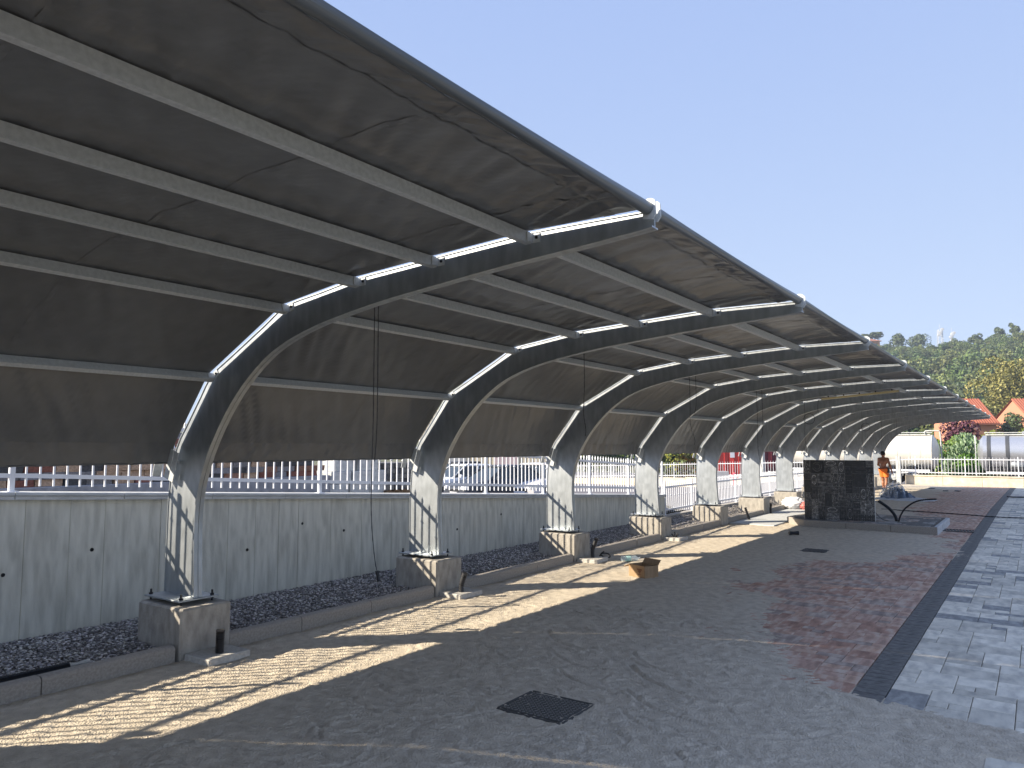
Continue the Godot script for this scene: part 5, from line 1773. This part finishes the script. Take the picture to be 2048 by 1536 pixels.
func tanker(label: String, at: Vector3, length: float, m: Material, end: float, bands: bool) -> void:
	var t := thing("tank_trailer", label, "tank trailer", at)
	var bs := Basis(Vector3(0, 0, 1), -PI / 2)
	var h := length * 0.5
	var r := 1.02
	var s := Shape.new()
	s.lathe([Vector2(0.0, -h - 0.28), Vector2(0.4, -h - 0.24), Vector2(0.8, -h - 0.1), Vector2(r, -h + 0.05), Vector2(r, h - 0.05), Vector2(0.8, h + 0.1), Vector2(0.4, h + 0.24), Vector2(0.0, h + 0.28)], Vector3(0, 1.98, 0), bs, 40)
	put("barrel", s.mesh(), m, t)
	var xs := [-h + 0.35, -h + 1.25, 0.0, h - 0.4] if bands else [-h + 0.1, -h * 0.33, h * 0.33, h - 0.1]
	for x in xs:
		var b := Shape.new()
		b.lathe([Vector2(r + 0.004, -0.10 if bands else -0.04), Vector2(r + 0.02, -0.09 if bands else -0.035), Vector2(r + 0.02, 0.09 if bands else 0.035), Vector2(r + 0.004, 0.10 if bands else 0.04)], Vector3(x, 1.98, 0), bs, 40)
		put("band", b.mesh(), mat("tank_band", lin(0.06, 0.065, 0.075), 0.5) if bands else m, t)
	var walk := Shape.new()
	walk.slab(Vector3(0, 3.04, 0), Vector3(length * 0.96, 0.06, 0.5), 0.01)
	for z in [-0.28, 0.28]:
		walk.tube([Vector3(-h * 0.97, 3.16, z), Vector3(h * 0.97, 3.16, z)], 0.03, 8)
	put("walkway", walk.mesh(), mats.coping_concrete, t)
	for x in [-0.5, 0.0, 0.5]:
		var lid := Shape.new()
		lid.lathe([Vector2(0.28, 0), Vector2(0.28, 0.12), Vector2(0.2, 0.18), Vector2(0, 0.19)], Vector3(x * h, 3.06, 0), Basis(), 16)
		put("manlid", lid.mesh(), m, t)
	# pipe and ladder at the end seen in the photograph
	var e := end * (h + 0.30)
	var pp := Shape.new()
	pp.tube(arc_path([Vector3(e - end * 0.75, 3.1, 0.3), Vector3(e - end * 0.7, 3.25, 0.3), Vector3(e - end * 0.1, 3.25, 0.3), Vector3(e + end * 0.06, 3.1, 0.3), Vector3(e + end * 0.08, 1.8, 0.3), Vector3(e + end * 0.08, 0.7, 0.3)], 40), 0.055, 10)
	if not bands: put("vent_pipe", pp.mesh(), mats.coping_concrete, t)
	var ld := Shape.new()
	for z in [0.0, 0.42]:
		ld.tube([Vector3(e + end * 0.05, 0.6, z), Vector3(e + end * 0.05, 3.0, z)], 0.013, 6)
	for k in 8:
		ld.tube([Vector3(e + end * 0.05, 0.8 + k * 0.28, 0.0), Vector3(e + end * 0.05, 0.8 + k * 0.28, 0.42)], 0.009, 6)
	if bands: put("ladder", ld.mesh(), mats.white_paint, t)
	var ch := Shape.new()
	ch.slab(Vector3(0, 0.86, 0.5), Vector3(length * 0.98, 0.16, 0.12), 0.01)
	ch.slab(Vector3(0, 0.86, -0.5), Vector3(length * 0.98, 0.16, 0.12), 0.01)
	for x in [-0.8, -0.3, 0.3, 0.8]:
		ch.box(Vector3(x * h, 1.05, 0), Vector3(0.2, 0.3, 1.4))
	put("chassis", ch.mesh(), mats.black_plastic, t)
	var gd := Shape.new()
	gd.slab(Vector3(0, 0.86, 1.05), Vector3(length * 0.96, 0.12, 0.05), 0.01)
	put("side_guard", gd.mesh(), mats.white_paint, t)
	for x in [-0.62, -0.36, 0.50, 0.76]:
		for z in [0.85, -0.85]:
			var w := Shape.new()
			w.lathe([Vector2(0.25, -0.16), Vector2(0.48, -0.16), Vector2(0.52, -0.1), Vector2(0.52, 0.1), Vector2(0.48, 0.16), Vector2(0.25, 0.16)], Vector3(x * h, 0.52, z), Basis(Vector3(1, 0, 0), PI / 2), 22)
			var wh := put("wheel", w.mesh(), mats.black_plastic, t)
			var rm := Shape.new()
			rm.lathe([Vector2(0.0, 0.06), Vector2(0.1, 0.08), Vector2(0.25, 0.02), Vector2(0.27, 0.13)], Vector3(x * h, 0.52, z), Basis(Vector3(1, 0, 0), PI / 2 if z > 0 else -PI / 2), 18)
			put("rim", rm.mesh(), mats.coping_concrete, wh)
		var mg := Shape.new()
		var ar := []
		for k in 11:
			var f := PI * (0.08 + 0.84 * k / 10.0)
			ar.push_back(Vector3(x * h + cos(f) * 0.62, 0.52 + sin(f) * 0.62, 0.86))
		for k in 10:
			mg.quad(ar[k + 1] + Vector3(0, 0, -0.2), ar[k + 1] + Vector3(0, 0, 0.2), ar[k] + Vector3(0, 0, 0.2), ar[k] + Vector3(0, 0, -0.2))
		put("mudguard", mg.mesh(), mats.galvanised, t)


func hill_y(x: float, z: float) -> float:
	var f := pow(clampf((z - 125.0) / 167.0, 0.0, 1.0), 1.25)
	var ridge := 35.5 + 1.2 * sin(x * 0.021 + 1.0) + 0.9 * sin(x * 0.06)
	var back := smoothstep(300.0, 420.0, z)
	return -1.5 + f * ridge * (1.0 - 0.6 * back)


func ridge_at(px: float, z: float) -> Vector3:
	return view_at(px, z / (0.8175 + (px - 1024.0) / 1490.0 * 0.5760))


func hill(rr: RandomNumberGenerator) -> void:
	var pts := []
	for j in 46:
		var z := 118.0 + j * 10.0
		for i in 70:
			var x := -340.0 + i * 10.0
			pts.push_back(Vector3(x, hill_y(x, z), -z))
	var s := Shape.new()
	s.grid(pts, 70)
	setting("hill", s.mesh(), mats.earth, "wooded hill rising beyond the houses")
	# the wood on it: too many trees to count
	var kinds := []
	for k in 4:
		var q := Shape.new()
		var balls := []
		if k == 0:
			balls = clump(rr, Vector3(0, 4.6, 0), Vector3(2.2, 1.9, 2.2), 9, 0.9, 1.5)
		elif k == 1:
			balls = clump(rr, Vector3(0, 3.6, 0), Vector3(2.6, 1.3, 2.6), 9, 0.8, 1.4)
		elif k == 2:
			for i in 8:
				balls.push_back([Vector3(0, 0.9 + i * 0.85, 0), 0.85 * (1.0 - absf(i - 2.5) / 7.5)])
		else:
			balls = clump(rr, Vector3(0, 5.0, 0), Vector3(1.8, 2.6, 1.8), 10, 0.8, 1.3)
		leaves(q, balls, 1000 if k != 2 else 600, 0.38 if k != 2 else 0.3, [Color(0.045, 0.07, 0.018), Color(0.075, 0.095, 0.025), Color(0.025, 0.045, 0.018), Color(0.035, 0.06, 0.018)][k], [Color(0.14, 0.18, 0.045), Color(0.20, 0.22, 0.06), Color(0.06, 0.095, 0.03), Color(0.11, 0.155, 0.04)][k], rr)
		q.col = Color(0.07, 0.055, 0.04)
		q.tube([Vector3(0, -0.5, 0), Vector3(0, 3.6, 0)], 0.2, 6, false)
		kinds.push_back(q.mesh())
	var per := [[], [], [], []]
	for i in 5200:
		var z := 128.0 + 158.0 * rr.randf()
		var x := rr.randf_range(-0.62, 0.42) * z
		if rr.randf() < 0.55:
			x = rr.randf_range(-0.22, 0.10) * z
		var k: int = [0, 0, 0, 1, 1, 3, 3, 2][rr.randi() % 8]
		var sc := rr.randf_range(0.7, 1.35) * lerpf(1.0, 0.62, smoothstep(215.0, 265.0, z))
		per[k].push_back(Transform3D(Basis(Vector3.UP, rr.randf() * TAU).scaled(Vector3(sc, sc * rr.randf_range(0.85, 1.15), sc)), Vector3(x, hill_y(x, z) - 0.2, -z)))
	for k in 4:
		var mm := MultiMesh.new()
		mm.transform_format = MultiMesh.TRANSFORM_3D
		mm.use_colors = true
		mm.mesh = kinds[k]
		mm.instance_count = per[k].size()
		for i in per[k].size():
			mm.set_instance_transform(i, per[k][i])
			var tint := rr.randf_range(0.65, 1.5)
			mm.set_instance_color(i, Color(tint * rr.randf_range(0.85, 1.25), tint, tint * rr.randf_range(0.8, 1.1)))
		var o := MultiMeshInstance3D.new()
		o.name = ["oak_wood", "olive_wood", "cypress_wood", "ash_wood"][k]
		o.multimesh = mm
		o.material_override = leaf("foliage", Color(1, 1, 1))
		add_child(o, true)
		tag(o, ["dense round-crowned wood covering the far hill", "paler low trees scattered over the far hill", "slender dark cypresses scattered over the far hill", "taller mid-green trees scattered over the far hill"][k], "wood", "", "stuff")
	# single trees on the skyline
	for q in [[1706, 9.0, "umbrella pine on the ridge hidden partly by the roof edge"], [1737, 8.6, "umbrella pine standing behind the orange villa on the ridge"], [1752, 8.8, "umbrella pine right of the orange villa, left of its twin"], [1763, 9.2, "umbrella pine right of its twin beside the orange villa"]]:
		var p := ridge_at(q[0], 293.0)
		p.y = hill_y(p.x, -p.z)
		var h: float = q[1]
		var t := plant("umbrella_pine", q[2], "tree", p, clump(rr, Vector3(0, h - 1.0, 0), Vector3(2.5, 0.5, 2.5), 10, 0.6, 1.0), 900, 0.42, Color(0.03, 0.045, 0.02), Color(0.09, 0.115, 0.045), h * 0.8, 0.22, 0.7)
	for q in [[1800, 8.5, 3.6, "tall round tree on the ridge right of the pines"], [1843, 8.8, 4.6, "broad domed tree on the ridge between round tree and tower"], [1782, 4.5, 2.6, "low tree on the ridge at the round tree's left"], [1962, 6.5, 2.6, "pointed conifer group on the ridge right of the mast"], [2008, 7.5, 2.4, "taller conifer on the ridge above the big tree"], [2036, 8.5, 2.2, "tallest conifer at the right end of the ridge"]]:
		var p := ridge_at(q[0], 293.0)
		p.y = hill_y(p.x, -p.z)
		plant("ridge_tree", q[3], "tree", p, clump(rr, Vector3(0, q[1] * 0.58, 0), Vector3(q[2] * 0.7, q[1] * 0.3, q[2] * 0.7), 12, q[2] * 0.28, q[2] * 0.45), 1400, 0.45, Color(0.035, 0.055, 0.02), Color(0.12, 0.15, 0.05), q[1] * 0.4, 0.25)
	# villa
	var vp := ridge_at(1747, 290.0)
	vp.y = hill_y(vp.x, -vp.z) + 2.0
	var v := thing("villa", "small orange villa with a brown roof on the ridge", "villa", vp, "", 0.5)
	var b := Shape.new()
	b.box(Vector3(0, 1.4, 0), Vector3(5.0, 4.8, 4.0))
	put("wall", b.mesh(), mat("villa_wall", lin(0.62, 0.30, 0.12), 0.9), v)
	var r := Shape.new()
	var c4 := [Vector3(-3.2, 3.8, 2.6), Vector3(3.2, 3.8, 2.6), Vector3(3.2, 3.8, -2.6), Vector3(-3.2, 3.8, -2.6)]
	for i in 4:
		r.tri(c4[i], c4[(i + 1) % 4], Vector3(0, 5.0, 0))
	r.quad(c4[3], c4[2], c4[1], c4[0])
	put("roof", r.mesh(), mat("villa_roof", lin(0.30, 0.12, 0.07), 0.9), v)
	for x in [-1.4, 1.3]:
		var w := Shape.new()
		w.box(Vector3(x, 2.4, 2.0), Vector3(0.8, 1.1, 0.1))
		put("window", w.mesh(), mats.house_window, v)
	# lattice tower and mast
	for q in [[1888, 7.6, 0.9, "pale lattice radio tower on the ridge"], [1912, 6.0, 0.35, "slim mast with round antennas on the ridge"]]:
		var p := ridge_at(q[0], 295.0)
		p.y = hill_y(p.x, -p.z) + 1.0
		var t := thing("radio_mast", q[3], "mast", p, "", 0.4)
		var m := Shape.new()
		var w: float = q[2]; var h: float = q[1]
		for sx in [-1, 1]:
			for sz in [-1, 1]:
				m.tube([Vector3(sx * w, -1.0, sz * w), Vector3(sx * w * 0.6, h, sz * w * 0.6)], 0.13, 6)
		for k in 7:
			var y := h * k / 7.0
			m.tube([Vector3(-w * 0.9, y, w * 0.9), Vector3(w * 0.85, y + h / 7.0, w * 0.85)], 0.08, 5)
			m.tube([Vector3(w * 0.9, y, w * 0.9), Vector3(w * 0.85, y + h / 7.0, -w * 0.85)], 0.08, 5)
		m.tube([Vector3(0, h, 0), Vector3(0, h + 1.8, 0)], 0.07, 6)
		put("lattice", m.mesh(), mat("mast_grey", lin(0.55, 0.57, 0.6), 0.5), t)
		for k in 3:
			var a := Shape.new()
			a.lathe([Vector2(0.0, -0.1), Vector2(0.55, 0.0), Vector2(0.55, 0.3), Vector2(0, 0.35)], Vector3(0.5 * (k - 1), h * (0.75 + 0.12 * k), w * 0.8), Basis(Vector3(1, 0, 0), PI / 2), 12)
			put("dish", a.mesh(), mats.mast_grey, t)


# ---------------------------------------------------------------- the worker
# surface nets over tapered capsules joined with a smooth minimum
func nets(s: Shape, bones: Array, cell: float, k: float, lo: Vector3, hi: Vector3, cut: Variant = null) -> void:
	var n := Vector3i(((hi - lo) / cell).ceil()) + Vector3i.ONE
	var f := PackedFloat32Array()
	f.resize(n.x * n.y * n.z)
	for z in n.z:
		for y in n.y:
			for x in n.x:
				var p := lo + Vector3(x, y, z) * cell
				var d := 9.0
				for b in bones:
					var a: Vector3 = b[0]
					var ab: Vector3 = b[1] - a
					var t := clampf((p - a).dot(ab) / maxf(ab.length_squared(), 1e-9), 0.0, 1.0)
					var e: float = (p - a - ab * t).length() - lerpf(b[2], b[3], t)
					if e < d + k:
						var h := clampf(0.5 + 0.5 * (d - e) / k, 0.0, 1.0)
						d = lerpf(d, e, h) - k * h * (1.0 - h)
				if cut != null:
					d = maxf(d, cut.call(p))
				f[(z * n.y + y) * n.x + x] = d
	var idx := {}
	var vs := []
	var ns := []
	for z in n.z - 1:
		for y in n.y - 1:
			for x in n.x - 1:
				var sum := Vector3.ZERO
				var cnt := 0
				var g := Vector3.ZERO
				var v := []
				for i in 8:
					v.push_back(f[((z + (i >> 2)) * n.y + y + ((i >> 1) & 1)) * n.x + x + (i & 1)])
				for e in [[0, 1], [2, 3], [4, 5], [6, 7], [0, 2], [1, 3], [4, 6], [5, 7], [0, 4], [1, 5], [2, 6], [3, 7]]:
					var a: float = v[e[0]]; var b: float = v[e[1]]
					if (a < 0.0) != (b < 0.0):
						var t := a / (a - b)
						var p0 := Vector3(e[0] & 1, (e[0] >> 1) & 1, e[0] >> 2)
						var p1 := Vector3(e[1] & 1, (e[1] >> 1) & 1, e[1] >> 2)
						sum += p0.lerp(p1, t); cnt += 1
				if cnt:
					g = Vector3(v[1] + v[3] + v[5] + v[7] - v[0] - v[2] - v[4] - v[6], v[2] + v[3] + v[6] + v[7] - v[0] - v[1] - v[4] - v[5], v[4] + v[5] + v[6] + v[7] - v[0] - v[1] - v[2] - v[3])
					idx[Vector3i(x, y, z)] = vs.size()
					vs.push_back(lo + (Vector3(x, y, z) + sum / cnt) * cell)
					ns.push_back(g.normalized())
	for c in idx:
		for ax in 3:
			var u := Vector3i.ZERO; var w := Vector3i.ZERO; var d := Vector3i.ZERO
			d[ax] = 1; u[(ax + 1) % 3] = 1; w[(ax + 2) % 3] = 1
			if not (idx.has(c - u) and idx.has(c - w) and idx.has(c - u - w)):
				continue
			var a := f[(c.z * n.y + c.y) * n.x + c.x]
			var e: Vector3i = c + d
			var b := f[(e.z * n.y + e.y) * n.x + e.x]
			if (a < 0.0) == (b < 0.0):
				continue
			var q := [idx[c], idx[c - u], idx[c - u - w], idx[c - w]]
			if a < 0.0:
				q = [q[0], q[1], q[2], q[3]]
			else:
				q = [q[3], q[2], q[1], q[0]]
			s.quad_n(vs[q[0]], vs[q[1]], vs[q[2]], vs[q[3]], ns[q[0]], ns[q[1]], ns[q[2]], ns[q[3]])


func worker() -> void:
	# seen from behind, bare back, head turned to the left, right arm hanging
	var p := thing("person", "bare-backed person in orange shorts walking past the tiled panel", "person", Vector3(-5.62, level(36.4) + 0.0, -36.4), "", -0.25)
	var skin := mat("skin", lin(0.36, 0.155, 0.085), 0.55)
	var bones := [
		[Vector3(-0.07, 0.98, 0), Vector3(0.07, 0.98, 0), 0.125, 0.125], [Vector3(0, 1.0, 0), Vector3(0, 1.22, 0.01), 0.125, 0.125],
		[Vector3(-0.07, 1.32, 0.015), Vector3(0.07, 1.32, 0.015), 0.125, 0.125], [Vector3(-0.16, 1.43, 0.01), Vector3(0.16, 1.43, 0.01), 0.07, 0.07],
		[Vector3(0, 1.44, 0), Vector3(-0.005, 1.56, -0.01), 0.062, 0.056], [Vector3(-0.01, 1.62, -0.015), Vector3(-0.015, 1.685, -0.005), 0.080, 0.092],
		[Vector3(-0.045, 1.585, -0.045), Vector3(-0.05, 1.60, -0.05), 0.05, 0.05],
		[Vector3(-0.105, 1.635, -0.085), Vector3(-0.11, 1.62, -0.092), 0.016, 0.018],
		[Vector3(0.05, 1.635, -0.06), Vector3(0.055, 1.655, -0.06), 0.018, 0.02], [Vector3(-0.05, 1.635, 0.07), Vector3(-0.05, 1.655, 0.072), 0.016, 0.02],
		# right arm
		[Vector3(0.19, 1.42, 0.0), Vector3(0.285, 1.15, 0.04), 0.060, 0.046], [Vector3(0.285, 1.15, 0.04), Vector3(0.335, 0.90, -0.02), 0.046, 0.030],
		# left arm
		[Vector3(-0.19, 1.42, 0.0), Vector3(-0.27, 1.17, -0.10), 0.060, 0.046], [Vector3(-0.27, 1.17, -0.10), Vector3(-0.22, 1.03, -0.34), 0.046, 0.030],
		# legs, mid-stride
		[Vector3(0.095, 0.95, 0.0), Vector3(0.10, 0.52, 0.0), 0.098, 0.060], [Vector3(0.10, 0.52, 0.0), Vector3(0.095, 0.10, 0.12), 0.060, 0.040], [Vector3(0.10, 0.38, 0.045), Vector3(0.10, 0.30, 0.075), 0.060, 0.050],
		[Vector3(-0.095, 0.95, 0.0), Vector3(-0.09, 0.52, -0.10), 0.098, 0.060], [Vector3(-0.09, 0.52, -0.10), Vector3(-0.09, 0.10, -0.14), 0.060, 0.040], [Vector3(-0.09, 0.38, -0.09), Vector3(-0.09, 0.30, -0.10), 0.060, 0.050]]
	var s := Shape.new()
	nets(s, bones, 0.022, 0.035, Vector3(-0.42, 0.02, -0.46), Vector3(0.46, 1.82, 0.26))
	# hands: palm and five fingers each
	for h in [[Vector3(0.335, 0.90, -0.02), Vector3(0.05, -0.99, -0.1), Vector3(-0.1, 0, -1)], [Vector3(-0.22, 1.03, -0.34), Vector3(0.15, -0.2, -0.96), Vector3(1, 0, 0.1)]]:
		var w: Vector3 = h[0]; var d: Vector3 = h[1].normalized(); var th: Vector3 = h[2].normalized()
		var nm := d.cross(th).normalized()
		var side := nm.cross(d).normalized()
		if side.dot(th) < 0: side = -side
		var fb := [[w - d * 0.02, w + d * 0.03, 0.028, 0.026], [w + d * 0.03 + side * 0.018, w + d * 0.085 + side * 0.022, 0.018, 0.016], [w + d * 0.03 - side * 0.018, w + d * 0.08 - side * 0.022, 0.018, 0.016], [w + d * 0.04, w + d * 0.085, 0.018, 0.017]]
		for i in 4:
			var o: float = [0.030, 0.010, -0.010, -0.029][i]
			var l: float = [0.072, 0.080, 0.074, 0.058][i]
			var a := w + d * 0.088 + side * o
			var b := a + (d + nm * 0.25 + side * o * 2.0).normalized() * l * 0.5
			fb.push_back([a, b, 0.0092, 0.0085])
			fb.push_back([b, b + (d + nm * 0.9).normalized() * l * 0.5, 0.0085, 0.007])
		var ta := w + d * 0.025 + side * 0.028
		fb.push_back([ta, ta + (d * 0.7 + side * 0.8).normalized() * 0.04, 0.012, 0.010])
		fb.push_back([ta + (d * 0.7 + side * 0.8).normalized() * 0.04, ta + (d * 0.7 + side * 0.8).normalized() * 0.04 + (d + side * 0.2).normalized() * 0.03, 0.010, 0.008])
		var c := w + d * 0.075
		nets(s, fb, 0.0055, 0.006, c - Vector3.ONE * 0.115, c + Vector3.ONE * 0.115)
	put("body", s.mesh(), skin, p)
	# shorts
	var sh := []
	for i in [0, 14, 17]:
		sh.push_back([bones[i][0], bones[i][1], bones[i][2] + 0.020, bones[i][3] + 0.034])
	var so := Shape.new()
	nets(so, sh, 0.022, 0.04, Vector3(-0.3, 0.5, -0.3), Vector3(0.3, 1.15, 0.25), func(q): return maxf(0.63 - q.y, q.y - 1.02))
	put("shorts", so.mesh(), mat("orange_cloth", lin(0.95, 0.20, 0.03), 0.8), p)
	# hair
	var hr := Shape.new()
	nets(hr, [[Vector3(-0.008, 1.655, 0.005), Vector3(-0.012, 1.70, 0.0), 0.094, 0.098]], 0.02, 0.03, Vector3(-0.15, 1.5, -0.15), Vector3(0.15, 1.85, 0.15), func(q): return maxf(1.632 - q.y - maxf(0.0, q.z) * 0.5, -(q.z + 0.075 - (q.y - 1.66) * 0.9)))
	put("hair", hr.mesh(), mat("hair", lin(0.012, 0.010, 0.009), 0.6), p)
	# face: eyes and mouth
	for q in [Vector3(-0.098, 1.66, -0.045), Vector3(-0.058, 1.66, -0.092)]:
		var ey := Shape.new()
		ey.lathe([Vector2(0, -0.009), Vector2(0.009, 0), Vector2(0, 0.009)], q, Basis(), 8)
		put("eye", ey.mesh(), mats.hair, p)
	var mo := Shape.new()
	mo.tube([Vector3(-0.098, 1.585, -0.068), Vector3(-0.075, 1.583, -0.09)], 0.006, 6)
	put("mouth", mo.mesh(), mat("lips", lin(0.30, 0.09, 0.07), 0.5), p)
	# belt with a pouch, boots
	var be := Shape.new()
	var ring := []
	for i in 25:
		var f := TAU * i / 24.0
		ring.push_back(Vector3(cos(f) * 0.212, 1.02, sin(f) * 0.148))
	be.tube(ring, 0.022, 6)
	var belt := put("belt", be.mesh(), mats.black_plastic, p)
	var po := Shape.new()
	po.slab(Vector3(0.215, 0.93, 0.03), Vector3(0.07, 0.20, 0.14), 0.02)
	put("pouch", po.mesh(), mats.black_plastic, belt)
	for q in [[Vector3(0.095, 0.10, 0.12), 0.35], [Vector3(-0.09, 0.10, -0.14), 0.0]]:
		var bo := Shape.new()
		var a: Vector3 = q[0]
		nets(bo, [[a + Vector3(0, 0.07, 0), a + Vector3(0, -0.03, 0.01), 0.055, 0.052], [a + Vector3(0, -0.055, 0.03), a + Vector3(0, -0.058, -0.13), 0.045, 0.042]], 0.016, 0.03, a + Vector3(-0.1, -0.12, -0.22), a + Vector3(0.1, 0.14, 0.12), func(v): return maxf(v.y - a.y - 0.07, 0.004 - v.y))
		put("boot", bo.mesh(), mat("boot_leather", lin(0.02, 0.018, 0.017), 0.6), p)
